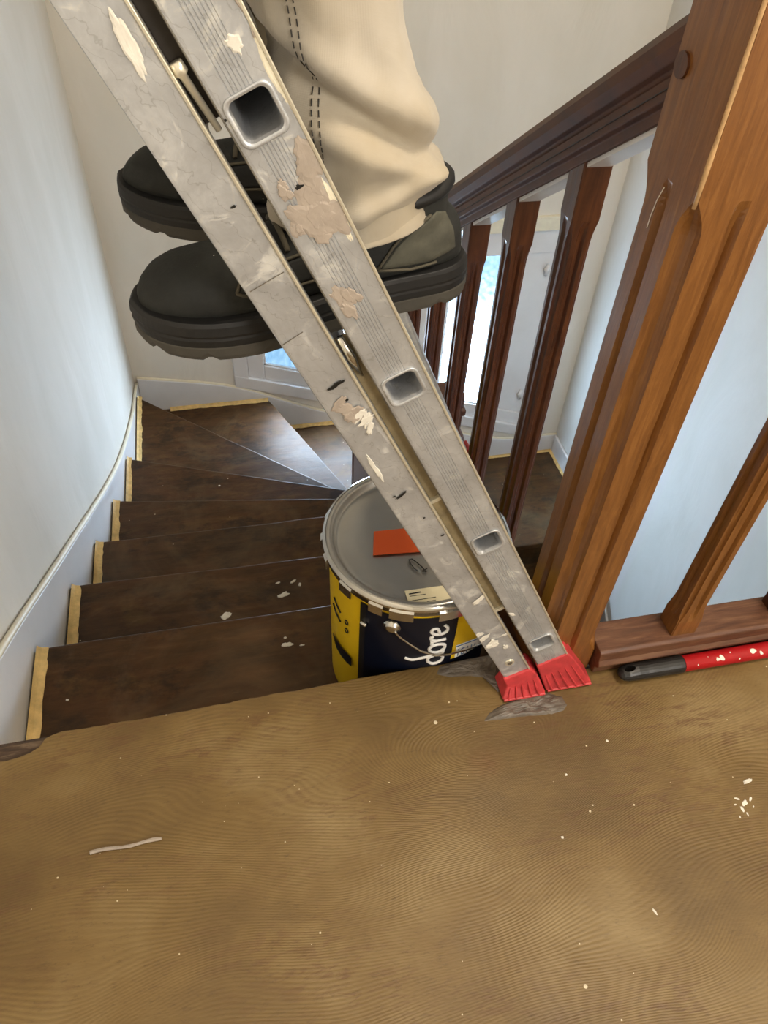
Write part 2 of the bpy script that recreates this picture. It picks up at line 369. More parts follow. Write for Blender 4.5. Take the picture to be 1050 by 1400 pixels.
for (a, b) in ((0.085, 0.92), (0.93, 1.565)):
    sash = empty('sash', (a, Y0+.03, ft(a))); sash.parent = win; sash.matrix_parent_inverse = parent_mw(win).inverted()
    st = .075
    gx0, gx1 = a+st, (b-st if a < .5 else 1.275)
    member('stile', a, a+st, off(.03), cz(OZ-.03), Y0+.012, Y0+.05, par=sash)
    member('stile', b-st, b, off(.03), cz(OZ-.03), Y0+.012, Y0+.05, par=sash)
    member('bottom_rail', gx0, b-st, off(.03), off(.105), Y0+.014, Y0+.05, par=sash)
    member('top_rail', gx0, b-st, cz(OZ-.14), cz(OZ-.03), Y0+.014, Y0+.05, par=sash)
    if a > .5:
        member('wooden_panel', 1.275, b-st, off(.105), cz(OZ-.14), Y0+.022, Y0+.045, par=sash)
        member('stile', 1.275, 1.34, off(.105), cz(OZ-.14), Y0+.014, Y0+.05, par=sash)
    pane = member('glass_pane', gx0-.004, gx1+.004, off(.10), cz(OZ-.136), Y0+.034, Y0+.039, M['glass'], bevel=0, par=sash)
    for q in (0, 1):
        x0 = gx0 if q == 0 else gx1-.009
        member('glazing_bead', x0, x0+.009, off(.105), cz(OZ-.14), Y0+.022, Y0+.036, par=sash, bevel=.001)
    member('glazing_bead', gx0, gx1, off(.105), off(.114), Y0+.022, Y0+.036, par=sash, bevel=.001)
# casement bolt / keep
for z in (-0.72, -1.42):
    bm = bmesh.new(); tube(bm, [(1.455, Y0+.008, z), (1.455, Y0+.008, z+.055)], .008, 10); tube(bm, [(1.455, Y0+.004, z+.028), (1.455, Y0+.02, z+.028)], .013, 12)
    bm_link('casement_catch', bm, M['white'], win, smooth=True)

def spline(pts, x):
    if x <= pts[0][0]: a, b = pts[0], pts[1]
    elif x >= pts[-1][0]: a, b = pts[-2], pts[-1]
    else:
        for a, b in zip(pts, pts[1:]):
            if a[0] <= x <= b[0]: break
    i = pts.index(a); t = (x-a[0])/(b[0]-a[0])
    m0 = (b[1]-pts[max(i-1, 0)][1])/(b[0]-pts[max(i-1, 0)][0]); j = min(i+2, len(pts)-1); m1 = (pts[j][1]-a[1])/(pts[j][0]-a[0]); h = b[0]-a[0]
    if x < pts[0][0] or x > pts[-1][0]: return a[1]+(b[1]-a[1])*t
    return (2*t**3-3*t*t+1)*a[1]+(t**3-2*t*t+t)*h*m0+(-2*t**3+3*t*t)*b[1]+(t**3-t*t)*h*m1
# landing
bm = bmesh.new(); box(bm, (WX0, WY0, -.03), (WX1, .575, -.0065)); box(bm, (WX0, WY0, -.22), (WX1, .545, -.03))
# old nosing board below the sheet
prism(bm, [(WX0, .50, -.0065), (.398, .50, -.0065), (.398, .610, -.0065), (WX0, .606, -.0065)], (0, 0, -.03))
struct('floor_landing_boards', bm, M['oldwood'], bevel=.008)
def edge_sheet():
    pts = []
    # torn left corner then the front edge, px measured on the landing plane
    for p in ((-60, 1050), (-10, 1042), (8, 1040), (28, 1034), (42, 1028), (53, 1021), (58, 1014), (62, 1009), (72, 1004), (85, 999)):
        q = onz(p, 0); pts.append((q.x, q.y))
    EM = [(-.32, .604), (-.214, .604), (-.126, .605), (-.019, .609), (.069, .610), (.149, .613), (.266, .614), (.41, .614)]
    x = pts[-1][0]+.015
    while x < .40:
        pts.append((x, spline(EM, x) + .0016*noise.noise(Vector((x*40, 0, 0))) + .0012*noise.noise(Vector((x*130, 3, 0)))))
        x += .006
    pts[0] = (WX0, pts[0][1])
    return pts
pts = edge_sheet()
poly = pts + [(.40, .565), (WX1, .565), (WX1, WY0), (WX0, WY0)]
bm = bmesh.new(); prism(bm, [(x, y, -.0065) for x, y in poly], (0, 0, .0065)); struct('floor', bm, M['floor'], bevel=.0015)
bm = bmesh.new(); box(bm, (.5, .55, -3.6), (WX1, .62, -.03)); struct('wall_under_landing', bm, M['wall2'])
bm = bmesh.new(); box(bm, (WX0, .53, -.6), (.5, .545, -.22)); struct('wall_under_nosing', bm, M['wall2'])

# ------------------------------------------------------------------ staircase
stair = tag(empty('staircase', (0, .6, -.18)), 'dark stained wooden winding stair going down below the landing, paint stained and dusty', 'staircase')
XS0, XS1, RISE = -.405, .43, .18
nos = [((XS0, .600), (XS1, .600)), ((XS0, .888), (XS1, .893)), ((XS0, 1.176), (XS1, 1.165)), ((XS0, 1.468), (XS1, 1.458)), ((XS0, 1.802), (XS1, 1.678)),
       ((XS0, 2.203), (XS1, 1.882)), ((XS0, 2.800), (XS1, 2.026)), ((.165, 2.925), (.445, 2.235)), ((.62, 2.925), (.54, 2.26)), ((.98, 2.925), (.68, 2.27)), ((1.72, 2.27), (.82, 2.27)),
       ((1.72, 2.03), (.82, 2.03)), ((1.72, 1.79), (.82, 1.79)), ((1.72, 1.55), (.82, 1.55)), ((1.72, 1.31), (.82, 1.31))]
def lerp(a, b, t): return (a[0]+(b[0]-a[0])*t, a[1]+(b[1]-a[1])*t)
for k in range(1, len(nos)):
    (l0, r0), (l1, r1) = nos[k-1], nos[k]; z = -RISE*k
    # pull the back edge 3 cm under the tread above
    nb = Vector((r0[1]-l0[1], l0[0]-r0[0])).normalized()*.03   # towards the stair above
    L0 = (l0[0]+nb.x, l0[1]+nb.y); R0 = (r0[0]+nb.x, r0[1]+nb.y)
    if nb.y > 0 and k < 9: L0 = (l0[0]-nb.x, l0[1]-nb.y); R0 = (r0[0]-nb.x, r0[1]-nb.y)
    poly = [L0]
    if k == 7: L0 = (XS0, 2.78); poly = [L0, (XS0, 2.925)]
    if k == 10: poly = [L0, (1.72, 2.925)]
    # nosing with a slightly uneven worn line
    n = 9
    for i in range(n+1):
        p = lerp(l1, r1, i/n); j = .0035*noise.noise(Vector((p[0]*9, p[1]*9, k)))
        poly.append((p[0], p[1]+j))
    poly.append(R0)
    poly = [(min(max(x, XS0), 1.703), min(y, 2.924)) for x, y in poly]
    bm = bmesh.new(); prism(bm, [(x, y, z-.032) for x, y in poly], (0, 0, .032))
    o = bm_link('tread', bm, M['tread'], stair, bevel=.006, seg=3)
    dv = Vector((l1[0]-r1[0], l1[1]-r1[1])).normalized(); nn_ = Vector((-dv.y, dv.x))
    # riser under this nosing, set back 2 cm towards the stair above
    c = Vector(((l0[0]+r0[0])/2-(l1[0]+r1[0])/2, (l0[1]+r0[1])/2-(l1[1]+r1[1])/2)).normalized()
    if nn_.dot(c) < 0: nn_ = -nn_
    l1 = (min(l1[0], 1.7), l1[1]); a = Vector(l1)+nn_*.022; b = Vector(r1)+nn_*.022; e = nn_*.014
    cl_ = lambda v: Vector((min(max(v.x, XS0), 1.70), min(v.y, 2.92))); a = cl_(a); b = cl_(b)
    if a.x+e.x < XS0: e = Vector((0, e.y))
    bm = bmesh.new(); prism(bm, [(a.x, a.y, z-RISE), (b.x, b.y, z-RISE), (b.x+e.x, b.y+e.y, z-RISE), (a.x+e.x, a.y+e.y, z-RISE)], (0, 0, RISE-.032))
    bm_link('riser', bm, M['tread'], stair)
# first riser under the landing nosing
bm = bmesh.new(); box(bm, (XS0, .575, -.18), (XS1, .589, -.037)); bm_link('riser', bm, M['tread'], stair)
# paint-free yellow edges where the treads meet the painted stringers
def edge_strip(p0, p1, z, w, side):
    p0, p1 = Vector(p0), Vector(p1); n = max(6, int((p1-p0).length/.012)); t = (p1-p0).normalized(); s_ = Vector((t.y, -t.x))*side
    bm = bmesh.new(); rings = []
    for i in range(n+1):
        p = p0.lerp(p1, i/n); ww = w*(1+.22*noise.noise(Vector((p.x*30, p.y*30, z*5)))+.12*noise.noise(Vector((p.x*90, p.y*90, z*5))))
        q = p+s_*ww
        rings.append([(p.x, p.y, z-.002), (q.x, q.y, z-.002), (q.x, q.y, z+.0015), (p.x+s_.x*ww*.45, p.y+s_.y*ww*.45, z+.004), (p.x+s_.x*.002, p.y+s_.y*.002, z+.012)])
    loft(bm, rings); bm_link('bare_edge', bm, M['putty'], stair)
ys = [.575, .888, 1.176, 1.468, 1.802, 2.203, 2.795]
for k in range(1, 7): edge_strip((XS0+.004, ys[k-1]+.004), (XS0+.004, ys[k]-.004), -RISE*k, .020, 1)
edge_strip((XS0+.12, 2.922), (.165, 2.922), -RISE*7, .018, 1)
edge_strip((.20, 2.922), (.62, 2.922), -RISE*8, .018, 1)
edge_strip((.68, 2.922), (.97, 2.922), -RISE*9, .018, 1)
edge_strip((1.2, 2.922), (1.70, 2.922), -RISE*10, .012, 1)
edge_strip((1.712, 2.92), (1.712, 2.62), -RISE*10, .022, 1)
# stringers (white skirts)
LT = [(.50, .12), (.817, -.057), (1.222, -.307), (2.025, -.784), (2.6, -1.03), (2.925, -1.105)]
BT = [(-.405, -1.08), (.015, -1.175), (.42, -1.365), (.9, -1.52), (1.38, -1.675), (1.70, -1.69)]
bm = bmesh.new(); N = 40; top = []; ys_ = [.545+(2.925-.545)*i/N for i in range(N+1)]
prism(bm, [(WX0+.0015, y, spline(LT, y)) for y in ys_]+[(WX0+.0015, y, spline(LT, y)-.46) for y in ys_[::-1]], (XS0-WX0-.0015, 0, 0))
bm_link('stringer', bm, M['white'], stair, bevel=.004)
bm = bmesh.new(); xs_ = [XS0+(1.717-XS0)*i/N for i in range(N+1)]
prism(bm, [(x, WY1-.0015, spline(BT, x)) for x in xs_]+[(x, WY1-.0015, spline(BT, x)-(.52 if x < 1.2 else .3)) for x in xs_[::-1]], (0, -.015, 0))
bm_link('stringer', bm, M['white'], stair, bevel=.004)
bm = bmesh.new(); prism(bm, [(1.718, 2.92, -1.69), (1.718, 2.35, -1.70), (1.718, 1.97, -2.09), (1.718, .7, -3.0), (1.718, .7, -3.4), (1.718, 2.92, -2.1)], (-.014, 0, 0))
bm_link('stringer', bm, M['white'], stair, bevel=.004)
bm = bmesh.new(); tube(bm, [(XS0-.006, y, spline(LT, y)+.001) for y in ys_], .0065, 8); bm_link('caulk_bead', bm, M['caulk'], stair, smooth=True)
bm = bmesh.new(); tube(bm, [(x, WY1-.008, spline(BT, x)+.001) for x in xs_], .0065, 8); bm_link('caulk_bead', bm, M['caulk'], stair, smooth=True)
railing = tag(empty('stair_railing', (.45, .615, 0)), 'varnished reddish brown wooden banister with square newel post, sloping handrail and grooved balusters', 'railing')
# inner closed string under the balusters
def strz(y): return -.02-.635*(y-.66)
bm = bmesh.new(); prism(bm, [(.435, y, z) for y, z in ((.62, strz(.62)), (2.16, strz(2.16)), (2.16, strz(2.16)-.34), (.62, strz(.62)-.34))], (.034, 0, 0))
bm_link('inner_string', bm, M['mahog'], railing, bevel=.004)
bm = bmesh.new(); prism(bm, [(.50, 2.24, -1.0), (.75, 2.22, -1.2), (.75, 2.22, -1.7), (.50, 2.24, -1.5)], (0, .03, 0)); bm_link('inner_string', bm, M['mahog'], railing, bevel=.004)
bm = bmesh.new(); prism(bm, [(.80, 2.2, -1.55), (.80, 1.0, -2.4), (.80, 1.0, -2.8), (.80, 2.2, -1.95)], (-.03, 0, 0)); bm_link('inner_string', bm, M['mahog'], railing, bevel=.004)
# dried plaster dabs on treads
UP = (Vector((0, 0, 0)), Vector((1, 0, 0)), Vector((0, 1, 0)), Vector((0, 0, 1)))
def flatdabs(px, z, rx, ry, rot, seed, mat, parent, h=.0018, name='plaster_dab', rough=.28):
    q = onz(px, z); bm = bmesh.new(); fr = (Vector((0, 0, z)), UP[1], UP[2], UP[3])
    patch(bm, blob_pts(q.x, q.y, rx, ry, rot, seed=seed, rough=rough), fr, h)
    return bm_link(name, bm, mat, parent)
for a in (((309, 842), -.36, .012, .008, .3, 1), ((388, 813), -.36, .014, .006, .2, 2), ((401, 795), -.36, .008, .003, .5, 3), ((380, 797), -.36, .006, .0025, .2, 4), ((410, 799), -.36, .005, .003, 1.2, 5), ((393, 881), -.18, .010, .005, 0, 6),
          ((413, 882), -.18, .005, .0018, 0, 7), ((390, 872), -.18, .003, .002, 0, 8), ((92, 957), -.18, .003, .002, 0, 9), ((300, 664), -.72, .004, .003, 0, 10)):
    flatdabs(*a[:5], a[5], M['plaster'], stair)

# ------------------------------------------------------------------ railing
def grooved_ring(cx, cy, hw, hd, z, ch, gv, gw=.0045, shear=0.0):
    """square section, corners coved by ch, a groove gv deep on each face"""
    pts = []
    for q in range(4):
        a = q*math.pi/2; ca, sa = math.cos(a), math.sin(a)
        W, D = (hw, hd) if q % 2 == 0 else (hd, hw)
        loc = [(-W+ch, -D), (-gw*1.4, -D), (-gw*.6, -D+gv), (gw*.6, -D+gv), (gw*1.4, -D), (W-ch, -D)]
        for t in (0.25, .5, .75):   # cove
            th = t*math.pi/2
            loc.append((W-ch*math.cos(th)*1.0, -D+ch*math.sin(th)*1.0))
        for x, y in loc:
            X = x*ca-y*sa; Y_ = x*sa+y*ca
            pts.append((cx+X, cy+Y_, z+shear*Y_))
    return pts
def post(cx, cy, hw, hd, z0, z1, stop0, stop1, ch, gv, gw, shear0=0, shear1=0, taper=.0):
    bm = bmesh.new(); rings = []
    def f(z):
        t = min(1, max(0, (z-(z0+stop0))/.035), max(0, ((z1-stop1)-z)/.035)); return math.sin(t*math.pi/2)
    zs = [z0, z0+stop0-.001] + [z0+stop0+.035*i/6 for i in range(7)] + [z1-stop1-.035*(6-i)/6 for i in range(7)] + [z1-stop1+.001, z1]
    for i, z in enumerate(zs):
        t = f(z); sh = shear0*(1 if i == 0 else 0)+shear1*(1 if i == len(zs)-1 else 0)
        rings.append(grooved_ring(cx, cy, hw-taper*t, hd-taper*t, z, min(.004, hw*.07)+ch*t, .0001+gv*t, gw, sh))
    loft(bm, rings); return bm
bm = post(.450, .6145, .047, .0475, 0.0, 1.15, .045, .40, .014, .007, .0052)
o = bm_link('newel_post', bm, M['newel'], railing)
bm = bmesh.new(); tube(bm, [(.4044, .5684, .745+.02*i) for i in range(21)], [.0018+.0012*abs(noise.noise(Vector((i*.7, 0, 0)))) for i in range(21)], 8); bm_link('worn_edge_highlight', bm, M['worn_glint'], o, smooth=True)  # pale strip along the worn corner, its highlight put into the colour
bm = bmesh.new(); tube(bm, [(.4026, .6180, .742), (.4024, .6230, .728), (.4024, .6255, .712), (.4026, .6260, .700)], .0005, 6); bm_link('paint_hair', bm, M['plaster'], o)
bm = bmesh.new(); tube(bm, [(.4045, .646, .833), (.4005, .646, .833)], .0105, 20); bm_link('peg', bm, M['mahog'], o)
bm = bmesh.new(); loft(bm, [[(.45+sx*w_, .6145+sy*w_, z) for sx, sy in ((-1,-1),(1,-1),(1,1),(-1,1))] for w_, z in ((.047, 1.15), (.056, 1.155), (.056, 1.18), (.03, 1.2))]); bm_link('newel_cap', bm, M['newel'], o, bevel=.003)
# handrail: moulded section swept down the slope
def hr(z): return .758 - .684*(z-.71)
SL = -.684
prof = [(-.020, 0), (-.020, .012), (-.026, .016), (-.026, .034), (-.0225, .037), (-.0225, .041), (-.029, .045), (-.033, .056), (-.033, .067), (-.026, .078), (-.012, .084), (0, .0855)]
prof = prof + [(-x, z) for x, z in prof[::-1][1:]]
y0, y1 = .661, 2.13
bm = bmesh.new(); loft(bm, [[(.45+x, y, .760+SL*(y-.71)+z*1.12+.0) for x, z in prof] for y in (y0, y1)])
hrail = bm_link('handrail', bm, M['handrail'], railing, bevel=.0012)
bm = bmesh.new(); prism(bm, [(.4235, y, .760+SL*(y-.71)+z) for y, z in ((y0, .027), (y1, .027), (y1, .0282), (y0, .0282))], (-.0006, 0, 0)); bm_link('seam', bm, M['ink'], hrail)
bal0 = None
for i in range(7):
    cy = .852+.178*i
    zt = .760+SL*(cy-.71)+.002; zb = strz(cy)-.004
    bm = post(.45, cy, .0185, .0185, zb, zt, .07, .062, .0045, .0045, .004, -.635, SL, taper=.0015)
    b = bm_link('baluster', bm, M['mahog'], railing)
# pale blocks between baluster heads, under the handrail
for i in range(7):
    ya, yb = (.662 if i == 0 else .852+.178*(i-1)+.019), .852+.178*i-.019
    bm = bmesh.new(); prism(bm, [(.4345, y, .760+SL*(y-.71)+z) for y, z in ((ya, -.006), (yb, -.006), (yb, .001), (ya, .001))], (.031, 0, 0))
    bm_link('fillet', bm, M['white'], hrail)
# landing side: bottom rail, baluster, top rail
prof2 = [(.556, 0), (.556, .017), (.550, .022), (.547, .030), (.552, .038), (.554, .052), (.558, .056), (.610, .056), (.612, .040), (.612, 0)]
bm = bmesh.new(); loft(bm, [[(x, y, z) for y, z in prof2] for x in (.4985, 1.716)])
bm_link('bottom_rail', bm, M['rail'], railing, bevel=.0015)
for i in range(6):
    bm = post(.640+.18*i, .584, .0205, .0195, .055, .88, .035, .05, .0045, .0045, .004, taper=.001)
    bm_link('baluster', bm, M['newel'] if i == 0 else M['mahog'], railing)
bm = bmesh.new(); loft(bm, [[(x, .584+px_, .88+pz) for px_, pz in prof] for x in (.4985, 1.716)]); bm_link('handrail', bm, M['handrail'], railing, bevel=.0012)
# lower newels and their short rails
bm = post(.478, 2.185, .043, .043, -1.62, -.02, .3, .32, .010, .006, .007); bm_link('newel_post', bm, M['mahog'], railing)
bm = post(.775, 2.13, .046, .046, -2.1, -.67, .3, .22, .010, .006, .007); nb_ = bm_link('newel_post', bm, M['mahog'], railing)
bm = bmesh.new(); loft(bm, [[(.775+w_*math.copysign(1, a), 2.13+w_*math.copysign(1, b), z) for a, b in ((-1,-1),(1,-1),(1,1),(-1,1))] for z, w_ in ((-.765, .046), (-.758, .054), (-.735, .056), (-.725, .047))]); bm_link('newel_collar', bm, M['mahog'], nb_, bevel=.004)
bm = bmesh.new(); tube(bm, [(.51, 2.18, -.52), (.74, 2.175, -.80)], .026, 12); bm_link('handrail', bm, M['mahog'], railing, smooth=True)
bm = bmesh.new(); tube(bm, [(.785, 2.13, -.80), (.80, 2.05, -.83), (.81, 1.95, -.90), (.81, 1.7, -1.08), (.81, 1.2, -1.45)], .022, 12)
bm_link('handrail', bm, M['redpole'] if 0 else M['mahog'], railing, smooth=True)

# ------------------------------------------------------------------ bucket
BX, BY, BR, BZ0, BZ1 = .2504, .7480, .1345, -.18, .160
bucket = tag(empty('paint_bucket', (BX, BY, BZ0)), 'big yellow and navy paint drum with clamped tin lid on the top stair tread', 'paint bucket')
def cyl(bm, prof_, n=72, a0=0, a1=2*math.pi, mat=0, cap=False):
    full = abs(a1-a0-2*math.pi) < 1e-6
    m = n if full else n+1
    rings = [[(BX+r_*math.cos(a0+(a1-a0)*k/n), BY+r_*math.sin(a0+(a1-a0)*k/n), z) for k in range(m)] for z, r_ in prof_]
    loft(bm, rings, cap=cap, closed=full)
bm = bmesh.new(); cyl(bm, [(BZ0, BR-.008), (BZ0+.004, BR-.004), (BZ0+.01, BR-.004), (BZ1-.03, BR), (BZ1-.012, BR), (BZ1-.012, .02)], cap=True)
bm_link('drum', bm, M['yellow'], bucket, smooth=True)
def ang(px, z=None):   # angle/height on the drum's wall seen at a pixel
    d = right*(px[0]-525)+down*(px[1]-700)+fwd*1051; ox, oy = -BX, -BY
    A = d.x*d.x+d.y*d.y; B = 2*(ox*d.x+oy*d.y); C = ox*ox+oy*oy-BR*BR
    t = (-B-math.sqrt(max(0, B*B-4*A*C)))/(2*A); return math.atan2(d.y*t+oy, d.x*t+ox), HC+d.z*t
def wrap(u_, z, off_=.0006): return (BX+(BR+off_)*math.cos(u_), BY+(BR+off_)*math.sin(u_), z)
def wrap_patch(name, poly_fn, mat, off_=.0006, par=bucket):
    """printed field: poly_fn gives rows of (angle,z) pairs"""
    bm = bmesh.new(); vs = [[bm.verts.new(wrap(a, z, off_)) for a, z in row] for row in poly_fn]
    for r0_, r1_ in zip(vs, vs[1:]):
        for i in range(len(r0_)-1): bm.faces.new((r0_[i], r0_[i+1], r1_[i+1], r1_[i]))
    return bm_link(name, bm, mat, par, smooth=True)
aL = ang((494, 860))[0]; aM, zM = ang((622, 868)); aM2, zM2 = ang((613, 898))
print('angles', aL, aM, zM, aM2, zM2, ang((590, 890)), ang((600, 850)))
wrap_patch('navy_print', [[(aL+(aM-aL)*i/24+(0 if i < 24 else 0), z) for i in range(25)] for z in (BZ0+.012, -.1, 0, .08, BZ1-.03)], M['navy'])
wrap_patch('navy_print', [[(aM-.02+(1.2)*i/24, z) for i in range(25)] for z in (BZ0+.012, -.06, .0, .030)], M['navy'])
def pxrow(top, bot, rows_n):
    return [[ang((a[0]+(b[0]-a[0])*q/rows_n, a[1]+(b[1]-a[1])*q/rows_n)) for a, b in zip(top, bot)] for q in range(rows_n+1)]
def dens(l, n=5): return [lerp(a, b, t/n) for a, b in zip(l, l[1:]) for t in range(n)]+[l[-1]]
wrap_patch('yellow_corner', pxrow(dens([(626, 850), (645, 848), (668, 845)]), dens([(618.5, 883), (638, 876), (664, 866)]), 4), M['yellow'], .0014)
wrap_patch('yellow_corner', pxrow(dens([(618.5, 882), (624, 880)]), dens([(615, 900), (621, 898)]), 3), M['yellow'], .0014)
wrap_patch('white_print', pxrow(dens([(623, 881), (636, 876.5), (660, 867)]), dens([(620.5, 898), (636, 891.5), (658, 878)]), 4), M['whiteprint'], .0019)
for st_ in ([(625.7, 886), (624.5, 895)], [(634, 883.5), (630, 885.5), (629, 893), (632.5, 891.5)], [(630, 889), (633, 887.5)], [(636, 890), (638, 882), (641, 887), (643.5, 880)], [(647, 885), (648, 878)], [(622, 883), (636, 878), (655, 871)]):
    bm = bmesh.new(); tube(bm, [wrap(*ang(p), .0022) for p in dens(st_, 3)], .0008, 6); bm_link('blue_letter', bm, M['blueprint'], bucket)
a_, z_ = ang((498, 850)); wrap_patch('wrap_seam', [[(aL-.02+.075*i/4, z) for i in range(5)] for z in (BZ0+.012, -.1, 0, .08, BZ1-.03)], M['black'], .0012)
bm = bmesh.new(); tube(bm, [wrap(a_-.012, z_, .001), wrap(a_-.012, z_, .004), wrap(a_+.03, z_, .004), wrap(a_+.03, z_, .001)], .004, 8); bm_link('ear_clip', bm, M['chrome'], bucket, smooth=True)
# dark oval and small marks on the yellow side
def ang_c(p):
    a, z = ang((max(p[0], 456), p[1])); return a, z
L_ = [((456, 864), (456, 868)), ((461, 875), (460.5, 885)), ((466, 883), (466, 895)), ((474, 892), (474, 905)), ((481, 899), (481, 911))]
rows = [[ang_c(a) for a, b in L_], [ang_c(b) for a, b in L_]]
wrap_patch('dark_sticker', rows, M['navy'], .0010)
for pth in ([(457, 816), (461, 827), (466, 838)], [(456, 824), (460, 838), (466, 850)]):
    A_ = [ang(p) for p in pth]; bm = bmesh.new(); tube(bm, [wrap(a, z, .0006) for a, z in A_], .0012, 6); bm_link('printed_line', bm, M['navy'], bucket)
for p in ((474, 851), (474, 862)):
    a, z = ang(p); bm = bmesh.new(); tube(bm, [wrap(a+.028*math.cos(t_), z+.005*math.sin(t_), .0006) for t_ in [2*math.pi*k/14 for k in range(15)]], .0009, 6); bm_link('printed_symbol', bm, M['navy'], bucket)
# lettering: reads upwards on the drum
def text_mesh(txt, size, shear=0, extrude=0.0, offset=0.0):
    c = bpy.data.curves.new('t', 'FONT'); c.body = txt; c.size = size; c.shear = shear; c.offset = offset; c.resolution_u = 4; c.align_x = 'LEFT'
    o = bpy.data.objects.new('t', c); COL.objects.link(o); dg = bpy.context.evaluated_depsgraph_get(); me = bpy.data.meshes.new_from_object(o.evaluated_get(dg)); bpy.data.objects.remove(o); return me
STROKES = {  # handwriting drawn as strokes, x along the word, y up the letter
 'd': [[(.50,.30),(.42,.44),(.25,.46),(.10,.34),(.08,.18),(.18,.04),(.34,.02),(.48,.14),(.52,.32)], [(.44,1.12),(.36,.92),(.44,.66),(.53,.30),(.55,.06),(.66,.04)]],
 'o': [[(.66,.06),(.64,.24),(.72,.42),(.90,.46),(1.02,.34),(1.02,.16),(.92,.02),(.76,.02),(.66,.14)], [(1.0,.36),(1.08,.42),(1.16,.40)]],
 'r': [[(1.18,.46),(1.22,.30),(1.22,.02)], [(1.22,.28),(1.28,.42),(1.40,.47),(1.47,.40)]],
 'e': [[(1.52,.22),(1.66,.26),(1.80,.32),(1.80,.44),(1.66,.47),(1.54,.34),(1.52,.16),(1.60,.03),(1.76,.02),(1.90,.12)]]}
aT, zT = ang((604, 905)); S = .054
bm = bmesh.new()
for ss in STROKES.values():
    for st_ in ss:
        fine = []
        for i in range(len(st_)-1):
            p0, p1, p2, p3 = [Vector(st_[min(max(j, 0), len(st_)-1)]) for j in (i-1, i, i+1, i+2)]
            for t in (0, .25, .5, .75): fine.append(.5*((2*p1)+(p2-p0)*t+(2*p0-5*p1+4*p2-p3)*t*t+(3*p1-p0-3*p2+p3)*t**3))
        fine.append(Vector(st_[-1]))
        P3 = [wrap(aT-(p.y*S)/BR, zT+p.x*S*1.0, .0008) for p in fine]
        tube(bm, P3, .0027, 6)
bm_link('lettering', bm, M['whiteprint'], bucket, smooth=True)
# lid
bm = bmesh.new(); cyl(bm, [(BZ1-.014, BR+.006), (BZ1-.002, BR+.0075), (BZ1+.004, BR+.004), (BZ1+.005, BR-.002), (BZ1+.001, BR-.006), (BZ1-.006, BR-.009), (BZ1-.0075, BR-.013), (BZ1-.006, BR-.018), (BZ1-.0055, .09), (BZ1-.0065, .04), (BZ1-.0062, .002)], 96)
lid = bm_link('lid', bm, M['lid'], bucket, smooth=True)
me = lid.data
for v in me.vertices:   # dents
    r_ = math.hypot(v.co.x-BX, v.co.y-BY)
    if r_ < BR-.02:
        v.co.z += .0022*noise.noise(Vector((v.co.x*14, v.co.y*14, 2)))
bm = bmesh.new(); cyl(bm, [(BZ1-.020, BR+.0045), (BZ1-.014, BR+.0085), (BZ1-.008, BR+.0075), (BZ1-.006, BR+.0100), (BZ1+.001, BR+.0095), (BZ1+.004, BR+.005)], 96); bm_link('clamp_ring', bm, M['chrome'], bucket, smooth=True)
# bent lugs round the rim
tabs = [((428, 738), .10), ((434, 705), .09), ((437, 768), .10), ((472, 805), .17), ((512, 833), .15), ((548, 845), .24), ((622, 847), .26), ((706, 745), .10), ((709, 772), .10), ((455, 675), .10), ((690, 690), .12)]
for (p, wdt) in tabs:
    q = onz(p, BZ1-.012); a = math.atan2(q.y-BY, q.x-BX)
    bm = bmesh.new(); n = 8; rr = []
    for i in range(n+1):
        t = a-wdt/2+wdt*i/n; c_, s_ = math.cos(t), math.sin(t)
        rr.append([(BX+r_*c_, BY+r_*s_, z) for r_, z in ((BR+.009, BZ1-.002), (BR+.0125, BZ1-.006), (BR+.0125, BZ1-.024), (BR+.0105, BZ1-.024), (BR+.0095, BZ1-.008))])
    loft(bm, rr); bm_link('lid_lug', bm, M['chrome'], bucket)
# ear and bail
ea, ez = ang((537, 853)); E0 = Vector(wrap(ea, ez, .004)); En = Vector((math.cos(ea), math.sin(ea), 0))
bm = bmesh.new(); tube(bm, [E0-En*.004, E0+En*.0015, E0+En*.003, E0+En*.006, E0+En*.0075], [.011, .0135, .010, .0095, .006], 18)
bm_link('handle_ear', bm, M['chrome'], bucket, smooth=True)
bail = [(543, 857), (548, 865), (560, 874), (575, 884), (593, 890), (610, 889), (630, 884), (655, 876), (675, 864)]
bm = bmesh.new(); bp = []
for i, p in enumerate(bail):
    a, z = ang(p); bp.append(Vector(wrap(a, z, .008 if i else .011)))
bp = [bp[0]-Vector((0, 0, -.004))] + bp
tube(bm, bp, .0019, 8); bm_link('bail_handle', bm, M['chrome'], bucket, smooth=True)
# second ear (far side)
# stickers on the lid
def lid_poly(name, px, mat, h, par=lid):
    pts_ = [onz(p, BZ1-.003) for p in px]; bm = bmesh.new(); prism(bm, [(p.x, p.y, BZ1-.0035) for p in pts_], (0, 0, h)); return bm_link(name, bm, mat, par)
lid_poly('orange_sticker', [(511, 727), (510, 759), (567, 755), (600, 752), (598, 718)], M['orange'], .0012)
lb = lid_poly('paper_label', [(553, 808), (560, 828), (622, 820), (618, 799)], M['paper'], .0010)
for p0, p1, w_ in (((559, 812), (576, 809), .0011), ((560, 815), (582, 812), .0005), ((563, 821), (596, 816), .0006), ((565, 824.5), (572, 823), .0010), ((584, 822), (596, 820), .0005)):
    a, b = onz(p0, BZ1-.002), onz(p1, BZ1-.002); t = (b-a).normalized(); s_ = Vector((-t.y, t.x, 0))*w_
    bm = bmesh.new(); prism(bm, [a-s_, b-s_, b+s_, a+s_], (0, 0, .0004)); [setattr(v.co, 'z', v.co.z-.0008) for v in bm.verts]; bm_link('print_line', bm, M['ink'], lb)
